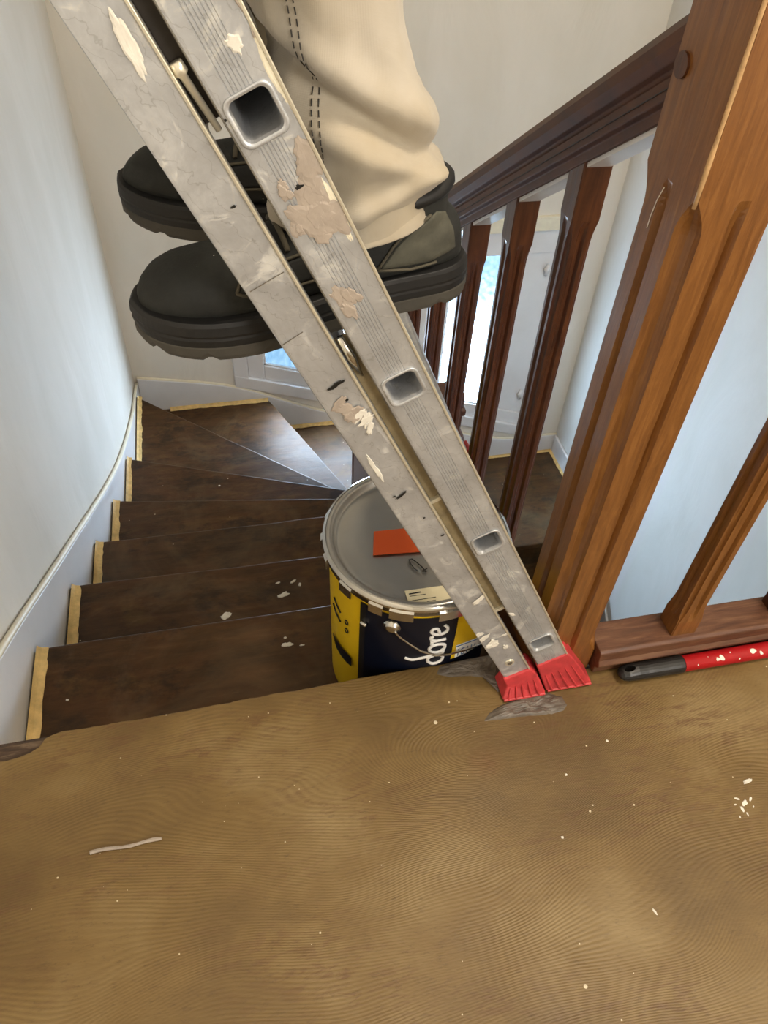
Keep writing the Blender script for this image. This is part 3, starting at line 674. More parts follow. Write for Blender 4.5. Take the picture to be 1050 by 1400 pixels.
sp = [(572, 781), (566, 777), (561, 770), (559, 765), (563, 764), (570, 769), (577, 775), (583, 782), (577, 781), (584, 777)]
bm = bmesh.new(); tube(bm, [onz(p, BZ1-.0032) for p in sp], .0009, 6); bm_link('marker_scribble', bm, M['ink'], lid)

# ------------------------------------------------------------------ ladder
LO = Vector((.387, 0, .125)); LU = Vector((-.439, 0, .898)).normalized(); LW = Vector((.898, 0, .439)).normalized()
def L(s, w_, y): return LO+LU*s+LW*w_+Vector((0, y, 0))
ladder = tag(empty('ladder', (.42, .56, 0)), 'scratched paint-spattered aluminium ladder with red rubber feet leaning over the stair', 'ladder')
SP = .2645; S0, S1 = -.068, 1.60
def rail_section(w0, w1, y0, y1, grooves):
    pts = []   # front face at y0 from w0 to w1, small lips at both edges
    pts += [(w0, y0+.002), (w0+.001, y0+.0003), (w0+.003, y0)]
    if grooves:
        c = (w0+w1)/2-.002
        for g in range(7):
            x = c-.0084+.0028*g
            pts += [(x-.0006, y0), (x-.0002, y0+.0007), (x+.0002, y0+.0007), (x+.0006, y0)]
    pts += [(w1-.003, y0), (w1-.001, y0+.0003), (w1, y0+.002)]
    pts += [(w1, y0+.010), (w1-.0015, y0+.011), (w1-.0015, y1-.002), (w1-.004, y1), (w0+.004, y1), (w0+.0015, y1-.002), (w0+.0015, y0+.011), (w0, y0+.010)]
    return pts
def rail(w0, w1, y0, y1, s0, s1, grooves, holes, name='rail'):
    bm = bmesh.new(); sec = rail_section(w0, w1, y0, y1, grooves)
    loft(bm, [[L(s, a, b) for a, b in sec] for s in (s0, s1)])
    bmesh.ops.recalc_face_normals(bm, faces=bm.faces)
    me = bpy.data.meshes.new(name); bm.to_mesh(me); bm.free()
    if holes:
        cb = bmesh.new()
        for s in holes: rounded_tube(cb, s, .0172, y0-.02, y1+.02, None)
        bmesh.ops.recalc_face_normals(cb, faces=cb.faces)
        cme = bpy.data.meshes.new('c'); cb.to_mesh(cme); cb.free(); co_ = bpy.data.objects.new('c', cme); COL.objects.link(co_)
        o = bpy.data.objects.new('r', me); COL.objects.link(o); md = o.modifiers.new('b', 'BOOLEAN'); md.object = co_; md.operation = 'DIFFERENCE'; md.solver = 'EXACT'
        dg = bpy.context.evaluated_depsgraph_get(); me2 = bpy.data.meshes.new_from_object(o.evaluated_get(dg)); me2.name = name
        bpy.data.objects.remove(o); bpy.data.objects.remove(co_); me = me2
    return link(name, me, M['alu'], ladder)
def rr_ring(s, hw, y, cr=.20, n=5):
    out = []; r_ = hw*cr*2
    for q in range(4):
        cx, cy = ((1, 1), (-1, 1), (-1, -1), (1, -1))[q]
        for i in range(n+1):
            a = (q+i/n)*math.pi/2
            out.append(L(s+(cx*(hw-r_)+r_*math.cos(a)), (cy*(hw-r_)+r_*math.sin(a)), y))
    return out
def rounded_tube(bm, s, hw, ya, yb, hin):
    if hin is None: loft(bm, [rr_ring(s, hw, ya), rr_ring(s, hw, yb)]); return
    loft(bm, [rr_ring(s, hin, yb), rr_ring(s, hin, ya+.004), rr_ring(s, hin+.0008, ya+.0005), rr_ring(s, hin+.002, ya), rr_ring(s, hw-.0005, ya), rr_ring(s, hw, ya+.001), rr_ring(s, hw, yb), rr_ring(s, hin, yb)], cap=False)
RY0, RY1 = .5475, .573; FY0, FY1 = 1.060, 1.085
rung_s = [SP*k for k in range(6)]
rail(-.0215, .0245, RY0, RY1, S0, S1, True, rung_s)
rail(-.0745, -.0345, RY0+.001, RY1, S0, S1, False, [])
rail(-.0215, .0040, FY0, FY1, S0-.05, S1, False, [])
rail(-.0745, -.0345, FY0, FY1, S0-.05, S1, False, [])
def bar(name, s0, s1, w0, w1, y0, y1, mat, bev=.0006, par=ladder):
    bm = bmesh.new(); loft(bm, [[L(s, a, b) for a, b in ((w0, y0), (w1, y0), (w1, y1), (w0, y1))] for s in (s0, s1)]); return bm_link(name, bm, mat, par, bevel=bev)
bar('edge_lip', S0+.002, S1, -.0362, -.0338, RY0-.0014, RY0+.004, M['alu_edge'])
bar('edge_lip', S0+.002, S1, .0228, .0252, RY0-.0014, RY0+.004, M['alu_edge'])
bar('edge_lip', S0+.002, S1, -.0219, -.0205, RY0-.0005, RY0+.004, M['alu_dark'])
bar('guide_channel', .118, .36, -.0345, -.0215, RY0+.008, RY0+.012, M['tan'])
bar('guide_channel', .362, .60, -.0345, -.0215, RY0+.012, RY0+.015, M['tan'])
bar('channel_end', .113, .118, -.0345, -.0215, RY0+.004, RY0+.012, M['alu_edge'])
bar('channel_end', .358, .363, -.0345, -.0215, RY0+.007, RY0+.015, M['alu_edge'])
bar('dark_gap_strip', .80, 1.5, -.0345, -.0215, RY0+.012, RY0+.016, M['darkgap'])  # strip added to keep the upper gap between the rails dark
bm = bmesh.new(); tube(bm, [L(.843, -.0295, RY0+.004), L(.836, -.0295, RY0+.004), L(.834, -.0295, RY0+.004), L(.795, -.0275, RY0+.006)], [.0045, .0050, .0028, .0024], 12); bm_link('guide_pin', bm, M['alu_edge'], ladder, smooth=True)
bm = bmesh.new(); tube(bm, [L(.605, -.0285, RY0+.005), L(.58, -.0285, RY0+.005), L(.555, -.0285, RY0+.009)], [.003, .0042, .001], 12); bm_link('guide_pin', bm, M['chrome'], ladder, smooth=True)
for k, s in enumerate(rung_s):
    bm = bmesh.new(); rounded_tube(bm, s, .0172, RY0-.0012, FY1+.002 if k else RY1+.004, .0142); bm_link('rung', bm, M['alu'], ladder)
    bm = bmesh.new(); loft(bm, [rr_ring(s, .0172, RY0), rr_ring(s, .0182, RY0-.0010), rr_ring(s, .0176, RY0-.0018), rr_ring(s, .0162, RY0-.0014)], cap=False); bm_link('rung_collar', bm, M['alu'], ladder, smooth=True)
    if k: 
        s2 = s-SP/2-.02
        bm = bmesh.new()
        bmesh.ops.create_cube(bm, size=1); 
        for v in bm.verts: v.co = L(s+v.co.x*.028-.0, -.0545+v.co.y*.028, (RY1+FY0)/2+v.co.z*(FY0-RY1+.004))
        bm_link('rung', bm, M['alu'], ladder, bevel=.003)
# small rivet hole near the foot
bm = bmesh.new(); tube(bm, [L(-.018, -.055, RY0+.0012), L(-.018, -.055, RY0-.0008)], [.0075, .0065], 20); rv = bm_link('rivet', bm, M['alu_edge'], ladder, smooth=False)
bm = bmesh.new(); tube(bm, [L(-.018, -.055, RY0+.0012), L(-.018, -.055, RY0-.0012)], [.0042, .0038], 14); bm_link('rivet_hole', bm, M['alu_dark'], rv)
# red feet
def foot(w0, w1, y0, y1, fl, s_top=-.055, zb=.0):
    bm = bmesh.new(); e = .0022
    top = [L(s_top, w0-e, y0-e), L(s_top, w1+e, y0-e), L(s_top, w1+e, y1+e), L(s_top, w0-e, y1+e)]
    mid = [L(s_top-.02, w0-e-.001, y0-e-.003), L(s_top-.02, w1+e+.004, y0-e-.003), L(s_top-.02, w1+e+.004, y1+e), L(s_top-.02, w0-e-.001, y1+e)]
    x0, x1, yf, yb_ = fl
    bot = [Vector((x0, yf, zb+.005)), Vector((x1, yf, zb+.005)), Vector((x1, yb_, zb+.005)), Vector((x0, yb_, zb+.005))]
    bot2 = [Vector((x0+.003, yf+.003, zb)), Vector((x1-.003, yf+.003, zb)), Vector((x1-.003, yb_, zb)), Vector((x0+.003, yb_, zb))]
    loft(bm, [top, mid, bot, bot2])
    o = bm_link('rubber_foot', bm, M['red'], ladder, bevel=.0025, seg=3)
    for i in range(5):
        t = (i+.7)/5.6; a = mid[0].lerp(mid[1], t); b = bot[0].lerp(bot[1], t); n_ = Vector((0, -.0012, 0))
        a = a.lerp(b, .15)
        bm = bmesh.new(); tube(bm, [a+n_*.2, a.lerp(b, .5)+n_, b+n_*.6], [.0008, .0016, .0018], 6); bm_link('rib', bm, M['red'], o)
    bm = bmesh.new(); tube(bm, [bot[0]+Vector((.002, 0, 0)), bot[1]-Vector((.002, 0, 0))], .0022, 8); bm_link('foot_bead', bm, M['red'], o)
foot(-.0745, -.0345, RY0, RY1, (.343, .412, .532, .575))
foot(-.0215, .0245, RY0, RY1, (.414, .489, .536, .576))
for w0, w1 in ((-.0745, -.0345), (-.0215, .0080)):
    bm = bmesh.new(); loft(bm, [[L(s, a-g, b) for a, b in ((w0-.002, FY0-.002-g), (w1+.002+2*g, FY0-.002-g), (w1+.002+2*g, FY1+.002), (w0-.002, FY1+.002))] for s, g in ((S0-.095, .003), (S0-.085, .004), (S0-.04, .0))]); bm_link('rubber_foot', bm, M['red'], ladder, bevel=.002)
# dried filler and paint on the rails
LF = (LO+Vector((0, RY0, 0)), LU, LW, Vector((0, -1, 0)))
def ldab(px, rs, rw, rot, seed, mat, h=.0005, rough=.22, name='filler_smear'):
    q = ony(px, RY0)-LO; s0, w0 = q.dot(LU), q.dot(LW); rr_ = random.Random(seed); bm = bmesh.new(); k = 7 if rs > .008 and rw > .004 else 1
    lo_, hi_ = (-.0735, -.0352) if w0 < -.03 else (-.0205, .0236)
    for i in range(k):
        ds, dw = (rr_.uniform(-.75, .75)*rs, rr_.uniform(-.6, .6)*rw) if k > 1 else (0, 0); f = rr_.uniform(.3, .6) if k > 1 else 1
        pl = [(min(max(a, S0), S1), min(max(b, lo_), hi_)) for a, b in blob_pts(s0+ds, w0+dw, rs*f, rw*f*1.15, rot+rr_.uniform(-.5, .5)*(k > 1), n=40, seed=seed+i*.7, rough=rough+.1)]
        patch(bm, pl, (LF[0]+Vector((0, -.00012*i, 0)), LU, LW, LF[3]), h, 4)
    bm_link(name, bm, mat, ladder)
for a in (((425, 268), .034, .017, .1, 11, M['beigeplaster']), ((386, 258), .009, .0055, .4, 12, M['beigeplaster']), ((440, 305), .015, .015, 0, 13, M['beigeplaster']), ((405, 300), .013, .008, .6, 14, M['beigeplaster']),
          ((483, 420), .019, .008, -.2, 15, M['beigeplaster']), ((478, 562), .012, .012, 1.1, 16, M['beigeplaster']), ((500, 575), .016, .005, .8, 17, M['plaster']), ((464, 552), .010, .004, 1.0, 27, M['beigeplaster']),
          ((672, 880), .011, .010, .2, 18, M['plaster']), ((660, 874), .0045, .010, -.45, 38, M['plaster']), ((655, 868), .005, .006, 0, 19, M['plaster']), ((691, 884), .006, .003, .1, 20, M['plaster']), ((690, 868), .003, .004, .3, 21, M['plaster']), ((612, 820), .013, .0035, .1, 22, M['plaster']),
          ((655, 820), .004, .011, -.5, 23, M['plaster']), ((700, 840), .006, .002, -.4, 24, M['plaster']), ((340, 10), .03, .005, 0, 25, M['beigeplaster']), ((371, 90), .03, .003, 0, 26, M['caulk']), ((462, 290), .03, .0025, 0, 28, M['caulk']),
          ((513, 640), .022, .0022, 0, 29, M['plaster']), ((320, 60), .006, .004, 0, 30, M['plaster']), ((175, 60), .02, .004, .1, 31, M['plaster'])):
    ldab(*a)
for px, rs, rw, rot, seed in (((459, 527), .0022, .0075, -.15, 41), ((474, 547), .0014, .0016, 0, 42), ((549, 677), .0018, .0070, -.3, 43), ((539, 679), .001, .0017, 0, 44), ((410, 255), .002, .003, 0, 45), ((605, 732), .0012, .002, 0, 46), ((580, 708), .001, .0012, 0, 47), ((319, 283), .001, .002, 0, 48)):
    ldab(px, rs, rw, rot, seed, M['ink'], .0006, .2, 'dark_chip')
for (p, q) in (((386, 472), (414, 454)), ((342, 399), (388, 372))):
    a, b = ony(p, RY0-.0002), ony(q, RY0-.0002); bm = bmesh.new(); tube(bm, [a, b], .0004, 5); bm_link('scratch', bm, M['alu_dark'], ladder)

# ------------------------------------------------------------------ things on the landing
def floorpoly(px, z=0): return [(lambda q: (q.x, q.y))(onz(p, z)) for p in px]
def densify(poly_, n=3, j=.0012, seed=0):
    out = []
    for i, a in enumerate(poly_):
        b = poly_[(i+1) % len(poly_)]
        for t in range(n):
            x, y = lerp(a, b, t/n); out.append((x+j*noise.noise(Vector((x*150, y*150, seed))), y+j*noise.noise(Vector((x*150, y*150, seed+5)))))
    return out
bm = bmesh.new(); patch(bm, densify(floorpoly([(662, 986), (668, 976), (682, 966), (705, 955), (725, 948), (748, 947), (768, 953), (775, 963), (772, 971), (755, 976), (735, 978), (712, 980), (690, 983)]), 4), UP, .005)
bm_sm = bm_link('adhesive_smear', bm, M['mortar'], smooth=False); tag(bm_sm, 'grey dried adhesive dab on the floor in front of the red ladder feet', 'adhesive smear')
bm = bmesh.new(); patch(bm, densify(floorpoly([(597, 922), (601, 911), (620, 905), (645, 900), (668, 896), (684, 900), (690, 925), (698, 946), (680, 946), (672, 934), (660, 926), (640, 924), (615, 926)]), 4, seed=3), UP, .005)
tag(bm_link('adhesive_smear', bm, M['mortar']), 'grey dried adhesive dab at the landing edge, left of and behind the ladder feet', 'adhesive smear')
# wood sliver
a, b = onz((123, 1166), .003), onz((221, 1147), .003); bm = bmesh.new(); m = 9; ptl = []; rl = []
for i in range(m+1):
    t = i/m; p = a.lerp(b, t); ptl.append(p+Vector((0, .0012*math.sin(t*9), 0))); rl.append(.0022*(1.25 if i in (0, 1, m-1) else 1)*(1+.3*noise.noise(Vector((i*1.7, 0, 0)))))
tube(bm, ptl, rl, 6); tag(bm_link('filler_strip', bm, m_plain('grey_filler', srgb('#9d9287'), .6, 0, .15, 60)), 'thin pale strip of dried filler lying on the left of the landing floor', 'filler strip')
# paint flecks
fl = [((1022, 1068), .0075, .0028, .2, 'white paint flake lying near the right edge of the floor, above the paint splat'), ((895, 1246), .0015, .0045, .3, 'small upright white paint flake low on the right of the floor'), ((769, 1145), .002, .0018, 0, None), ((774, 1059), .0022, .0017, 0, None), ((830, 1013), .0018, .0018, 0, None)]
for i, (p, rx, ry, rot, lb_) in enumerate(fl):
    q = onz(p, 0); bm = bmesh.new(); patch(bm, blob_pts(q.x, q.y, rx, ry, rot, n=14, seed=60+i), UP, .0014); o = bm_link('paint_flake', bm, M['plaster'])
    tag(o, lb_ or ['', '', 'white paint drop dried on the floor, lowest of three round ones below the ladder', 'white paint drop dried on the floor, middle of three below the ladder', 'white paint drop dried on the floor between the ladder feet and the pole'][i], 'paint flake', 'dried white paint flakes on the floor')
sp_ = bmesh.new()
for i, (p, rx, ry, rot) in enumerate([((1018, 1098), .005, .003, .6), ((1008, 1092), .004, .0015, -.5), ((1026, 1092), .004, .0016, .8), ((1015, 1106), .002, .004, .1), ((1022, 1113), .0012, .003, 0), ((1005, 1100), .002, .001, .2), ((1030, 1103), .002, .001, .9), ((1012, 1117), .001, .002, 0)]):
    q = onz(p, 0); patch(sp_, blob_pts(q.x, q.y, rx, ry, rot, n=12, seed=80+i), UP, .0006)
tag(bm_link('paint_splat', sp_, M['plaster']), 'thin scuffed white paint splat on the floor near its right edge', 'paint splat')
# roller pole
pole = tag(empty('extension_pole', (.525, .545, 0)), 'red roller extension pole with black grip lying along the railing foot', 'pole')
PA = Vector((.531, .538, .0145)); PB = Vector((1.55, .534, .0145)); PD = (PB-PA).normalized()
def pp(t): return PA+PD*t
bm = bmesh.new(); n = 20; rings = []
for t, r_, fl_ in ((0, .0035, .5), (.002, .0080, .6), (.006, .0115, .72), (.014, .0135, .88), (.030, .0140, 1), (.045, .0136, 1), (.052, .0140, 1), (.078, .0140, 1), (.086, .0142, 1), (.100, .0144, 1), (.106, .0142, 1), (.108, .0128, 1)):
    c = pp(t); rings.append([c+Vector((0, math.cos(2*math.pi*k/n), 0))*r_+Vector((0, 0, 1))*math.sin(2*math.pi*k/n)*r_*fl_ for k in range(n)])
loft(bm, rings)
bmesh.ops.recalc_face_normals(bm, faces=bm.faces); me = bpy.data.meshes.new('grip'); bm.to_mesh(me); bm.free()
cb = bmesh.new(); hr_ = []
for z in (-.01, .04): hr_.append([(.5475+.0085*math.cos(2*math.pi*k/16), .538+.0052*math.sin(2*math.pi*k/16), z) for k in range(16)])
loft(cb, hr_); bmesh.ops.recalc_face_normals(cb, faces=cb.faces); cme = bpy.data.meshes.new('c'); cb.to_mesh(cme); cb.free()
co_ = bpy.data.objects.new('c', cme); COL.objects.link(co_); o = bpy.data.objects.new('r', me); COL.objects.link(o); md = o.modifiers.new('b', 'BOOLEAN'); md.object = co_; md.operation = 'DIFFERENCE'; md.solver = 'EXACT'
dg = bpy.context.evaluated_depsgraph_get(); me2 = bpy.data.meshes.new_from_object(o.evaluated_get(dg)); bpy.data.objects.remove(o); bpy.data.objects.remove(co_)
link('grip', me2, M['black'], pole, bevel=.0006)
bm = bmesh.new(); tube(bm, [pp(.105), pp(1.0)], .0128, 22); rp = bm_link('shaft', bm, M['redpole'], pole, smooth=True)
for i, (t, da, rr_) in enumerate(((.163, .9, .004), (.170, 1.0, .0055), (.200, .5, .002), (.225, 1.2, .006), (.238, .8, .004), (.128, .6, .0015), (.186, 1.5, .0018), (.147, 1.4, .001))):
    c = pp(t); N_ = Vector((0, -math.cos(da), math.sin(da))); V_ = PD.cross(N_); bm = bmesh.new(); patch(bm, blob_pts(0, 0, rr_, rr_*.7, i, n=12, seed=i+100), (c+N_*.0124, PD, V_, N_), .0008); bm_link('paint_dab', bm, M['plaster'], rp)

# ------------------------------------------------------------------ person
person = tag(empty('person', (.154, .72, .62)), 'person in cream work trousers and dark safety boots standing on a ladder rung', 'person')
def remesh_obj(name, bm, mat, parent, voxel=.004, smooth=6, xf=None):
    bmesh.ops.recalc_face_normals(bm, faces=bm.faces); me = bpy.data.meshes.new(name); bm.to_mesh(me); bm.free()
    o = bpy.data.objects.new(name, me); COL.objects.link(o)
    m_ = o.modifiers.new('r', 'REMESH'); m_.mode = 'VOXEL'; m_.voxel_size = voxel; m2 = o.modifiers.new('s', 'SMOOTH'); m2.iterations = smooth; m2.factor = .5
    dg = bpy.context.evaluated_depsgraph_get(); me2 = bpy.data.meshes.new_from_object(o.evaluated_get(dg)); bpy.data.objects.remove(o)
    if xf: me2.transform(xf)
    return me2
def outline(n=48, grow=0.0):
    """sole outline, toe at +x (length .315), outer side y<0"""
    pts = []
    stx = [(-.125, 0), (-.122, .018), (-.108, .032), (-.085, .038), (-.04, .036), (.01, .037), (.06, .045), (.10, .050), (.135, .049), (.162, .040), (.180, .024), (.188, 0)]
    xs = [p[0] for p in stx]
    m = n//2
    for i in range(m+1):
        f = i/m*(len(stx)-1); j = min(int(f), len(stx)-2); t = f-j
        p0, p1, p2, p3 = [Vector(stx[min(max(q, 0), len(stx)-1)]) for q in (j-1, j, j+1, j+2)]
        v = .5*((2*p1)+(p2-p0)*t+(2*p0-5*p1+4*p2-p3)*t*t+(3*p1-p0-3*p2+p3)*t**3); pts.append(v)
    full = [Vector((p.x, -p.y)) for p in pts] + [Vector((p.x, p.y)) for p in pts[::-1][1:-1]]
    c = Vector((.03, 0))
    out = []
    for p in full:
        d_ = (p-c); out.append(p+d_.normalized()*grow if d_.length else p)
    return out
def toe_spring(x): return .016*max(0, (x-.06)/.128)**1.8
def build_boot(mat4):
    root = empty('boot', (0, 0, 0)); root.parent = person; root.matrix_parent_inverse = parent_mw(person).inverted()
    def X(me): me.transform(mat4); return me
    # outsole with lugs, midsole
    ol = outline(96, .004)
    def ring(o_, z, lug=0, sc_=1.0):
        r_ = []
        for i, p in enumerate(o_):
            zz = z+toe_spring(p.x)
            if lug: 
                ph = math.sin(i/len(o_)*2*math.pi*13); zz += .0045*max(0, min(1, (ph-.72)*9))
            if z < .012 and -.075 < p.x < -.02+.02 : zz += .0
            r_.append((p.x*sc_, p.y*sc_, zz))
        return r_
    bm = bmesh.new(); loft(bm, [ring(ol, 0, 1, .985), ring(ol, .004, 1, 1.0), ring(ol, .012, 0, 1.0), ring(ol, .0135, 0, .995)]); me = bpy.data.meshes.new('outsole'); bmesh.ops.recalc_face_normals(bm, faces=bm.faces); bm.to_mesh(me); bm.free(); link('outsole', X(me), M['outsole'], root, world=True)
    o2 = outline(96, .0035); o3 = outline(96, .0045); o4 = outline(96, .001)
    bm = bmesh.new(); loft(bm, [ring(o2, .0130), ring(o3, .020), ring(o2, .0225), ring(o3, .025), ring(o2, .033), ring(o4, .037)]); me = bpy.data.meshes.new('midsole'); bmesh.ops.recalc_face_normals(bm, faces=bm.faces); bm.to_mesh(me); bm.free(); link('midsole', X(me), M['sole'], root, smooth=False, bevel=.0008)
    # upper
    bm = bmesh.new()
    st = [(-.122, .012, .064), (-.116, .024, .080), (-.10, .031, .088), (-.07, .035, .094), (-.03, .036, .100), (.0, .036, .102), (.03, .037, .100), (.06, .041, .088), (.09, .045, .080), (.12, .046, .076), (.145, .042, .072), (.163, .034, .064), (.176, .024, .052), (.184, .010, .040)]
    rings = []
    n = 28
    for x, hw, zt in st:
        zb = .030; zc = zb+(zt-zb)*.42; r_ = []
        for k in range(n):
            a = 2*math.pi*k/n; c_, s_ = math.cos(a), math.sin(a); e_ = .78
            yy = hw*math.copysign(abs(c_)**e_, c_)
            zz = (zt-zc)*abs(s_)**.82 if s_ > 0 else -(zc-zb)*abs(s_)**.5
            r_.append((x, yy, zc+zz+toe_spring(x)))
        rings.append(r_)
    loft(bm, rings)
    rings = []
    for z, cx, rx, ry in ((.05, -.062, .048, .033), (.07, -.062, .047, .034), (.085, -.061, .046, .036), (.097, -.062, .047, .038), (.107, -.063, .048, .039)):
        rings.append([(cx+rx*math.cos(2*math.pi*k/24), ry*math.sin(2*math.pi*k/24), z+.10*0) for k in range(24)])
    loft(bm, rings)
    me = remesh_obj('upper', bm, M['suede'], root, .0042, 8); bv_bm = bmesh.new(); bv_bm.from_mesh(me); bvh = BVHTree.FromBMesh(bv_bm)
    link('upper', X(me), M['suede'], root, smooth=True)
    def onside(x, z, side=-1, off_=0):
        h = bvh.ray_cast(Vector((x, side*.2, z)), Vector((0, -side, 0)))
        return (h[0]+h[1]*off_, h[1]) if h[0] else (None, None)
    def ontop(x, y, off_=0):
        h = bvh.ray_cast(Vector((x, y, .4)), Vector((0, 0, -1))); return (h[0]+h[1]*off_, h[1]) if h[0] else (None, None)
    def panel(name, poly_, mat, side=-1, th=.0018):   # raised panel following the side of the boot
        cx = sum(p[0] for p in poly_)/len(poly_); cz_ = sum(p[1] for p in poly_)/len(poly_); pts_ = densify(poly_, 6, 0)
        bm = bmesh.new(); vr = []
        for f, o_ in ((1.0, -.001), (.99, th*.7), (.95, th), (.75, th), (.5, th), (.25, th)):
            r_ = []
            for x, z in pts_:
                q, nrm = onside(cx+(x-cx)*f, cz_+(z-cz_)*f, side, o_); r_.append(q if q is not None else Vector((cx, side*.036, cz_)))
            vr.append(r_)
        vs = loft(bm, vr, cap=False); q, _ = onside(cx, cz_, side, th); c = bm.verts.new(q); m = len(pts_)
        for i in range(m): bm.faces.new((vs[-1][i], vs[-1][(i+1) % m], c))
        bmesh.ops.recalc_face_normals(bm, faces=bm.faces); me = bpy.data.meshes.new(name); bm.to_mesh(me); bm.free(); return link(name, X(me), mat, root, smooth=True)
    for side in (-1, 1):
        panel('heel_panel', [(-.030, .050), (-.044, .066), (-.062, .080), (-.086, .092), (-.098, .086), (-.105, .070), (-.107, .052), (-.08, .046)], M['suede2'], side)
        panel('side_panel', [(.102, .062), (.098, .068), (.085, .071), (.04, .078), (.0, .086), (-.008, .064), (.03, .058), (.085, .056)], M['suede'], side, .0022)
        for ln in ([(.104, .062), (.099, .069), (.086, .0725), (.04, .080), (-.01, .088)], [(.104, .062), (.088, .0545), (.03, .0555), (-.02, .052)], [(-.026, .050), (-.042, .069), (-.061, .084), (-.088, .096)], [(-.026, .050), (-.06, .043), (-.10, .044)], [(.05, .094), (.035, .088), (.03, .080)]):
            ps = []
            for a, b in zip(ln, ln[1:]):
                for t in (0, .33, .66): 
                    q, _ = onside(a[0]+(b[0]-a[0])*t, a[1]+(b[1]-a[1])*t, side, .0012)
                    if q is not None: ps.append(q)
            if len(ps) > 2:
                bm = bmesh.new(); tube(bm, ps, .0015, 6); bmesh.ops.recalc_face_normals(bm, faces=bm.faces); me = bpy.data.meshes.new('seam'); bm.to_mesh(me); bm.free(); link('seam', X(me), M['lace'], root, smooth=True)
    # padded collar, pull tab, tongue, laces
    bm = bmesh.new(); tube(bm, [(-.063+.044*math.cos(a), .036*math.sin(a), .107-.004*math.cos(a)) for a in [2*math.pi*k/28 for k in range(28)]]+[(-.063+.044, 0, .103)], .007, 10); bmesh.ops.recalc_face_normals(bm, faces=bm.faces); me = bpy.data.meshes.new('collar'); bm.to_mesh(me); bm.free(); link('collar', X(me), M['sole'], root, smooth=True)
    for i in range(5):
        x = .052-.017*i
        ps = []
        for y in (-.030, -.022, -.012, 0, .012, .022, .030):
            q, _ = ontop(x, y, .003)
            if q is not None: ps.append(q)
        bm = bmesh.new(); tube(bm, ps, .0026, 8); bmesh.ops.recalc_face_normals(bm, faces=bm.faces); me = bpy.data.meshes.new('lace'); bm.to_mesh(me); bm.free(); link('lace', X(me), M['lace'], root, smooth=True)
    bv_bm.free()
    return root
def boot_matrix(pos, yaw, pitch, roll=0):
    # toe towards -X world
    return Matrix.Translation(pos) @ Matrix.Rotation(math.pi+yaw, 4, 'Z') @ Matrix.Rotation(pitch, 4, 'Y') @ Matrix.Rotation(roll, 4, 'X')
build_boot(boot_matrix(Vector((.114, .655, .6245)), R(9), R(4)))
build_boot(boot_matrix(Vector((.094, .818, .627)), R(-16), R(2)))

# trousers: one continuous garment, cuffs to waist
def leg_rings(side):
    # z, cx, cy, rx, ry
    near = side < 0
    cy0 = .662 if near else .830
    base = [(.700, .127, cy0, .072, .054), (.715, .127, cy0, .072, .055), (.735, .127, cy0, .072, .056), (.755, .127, cy0, .071, .057), (.775, .127, cy0, .069, .057), (.80, .126, cy0, .064, .057), (.83, .116, cy0, .060, .058), (.87, .106, cy0, .058, .060), (.92, .097, cy0-.002, .062, .062), (.98, .085, cy0-.003, .072, .065), (1.05, .075, cy0-.003, .073, .066), (1.12, .078, cy0, .077, .068), (1.25, .125, cy0+.004, .083, .073), (1.38, .185, cy0+.006, .09, .080)]
    return base
def cloth_leg(bm, side):
    rings = []; n = 64; base = leg_rings(side); near = side < 0
    m = 90
    for i in range(m+1):
        f = i/m; zz = .712+(1.38-.712)*f**1.25
        for a, b in zip(base, base[1:]):
            if a[0] <= zz <= b[0]+1e-6: break
        t = (zz-a[0])/(b[0]-a[0]); t = min(1, max(0, t)); c = [a[j]+(b[j]-a[j])*t for j in range(5)]
        if not near: c[1] += .010*min(1, max(0, (.86-zz)/.1)); c[3] += .006
        r_ = []
        for k in range(n):
            th = 2*math.pi*k/n; x, y = math.cos(th), math.sin(th)
            # diagonal stacked folds over the boot
            d_ = 0
            sg = 1 if y < .3 else -1
            g = lambda u, w_: math.exp(-(u/w_)**2)
            d_ += .007*g(zz-(.838-.040*x*sg), .016)               # belly of the upper leg
            d_ -= .015*g(zz-(.812-.045*x*sg), .010)*(.55+.45*y*-1 if y < 0 else .5)   # deep diagonal crease
            d_ += .010*g(zz-(.785-.030*x*sg), .013)
            d_ -= .009*g(zz-(.758+.012*x), .009)*(.45-.5*x)
            d_ += .006*g(zz-(.742+.020*x), .008)
            d_ -= .006*g(zz-(.724+.014*x), .006)*(.7-.4*x)
            d_ += .003*g(zz-(.705), .012)
            d_ += .008*noise.noise(Vector((x*1.4+side*3, y*1.4, zz*9)))+.003*noise.noise(Vector((x*4, y*4+side, zz*24)))
            if zz < .722: d_ *= .6
            hz = zz - (.008*x*-1+.006*(-y))*max(0, 1-(zz-.71)/.05)   # cuff hangs lower in front / outside
            r_.append(Vector((c[1]+(c[3]+d_)*x, c[2]+(c[4]+d_)*y, hz)))
        rings.append(r_)
    return rings
bm = bmesh.new(); tr_rings = {}
for side in (-1, 1):
    rg = cloth_leg(bm, side); tr_rings[side] = rg
    vs = loft(bm, rg, cap=False)
    inner = [[Vector(((p.x-c_.x)*.965+c_.x, (p.y-c_.y)*.965+c_.y, p.z+.001)) for p in r_] for r_, c_ in ((rg[i], sum(rg[i], Vector())/len(rg[i])) for i in (0, 8))]
    iv = [[bm.verts.new(p) for p in r_] for r_ in inner]; n = len(iv[0])
    for i in range(n): bm.faces.new((vs[0][i], iv[0][i], iv[0][(i+1) % n], vs[0][(i+1) % n])); bm.faces.new((iv[0][i], iv[1][i], iv[1][(i+1) % n], iv[0][(i+1) % n]))
    # cap top inside pelvis
    bm.faces.new(vs[-1])
pel = []
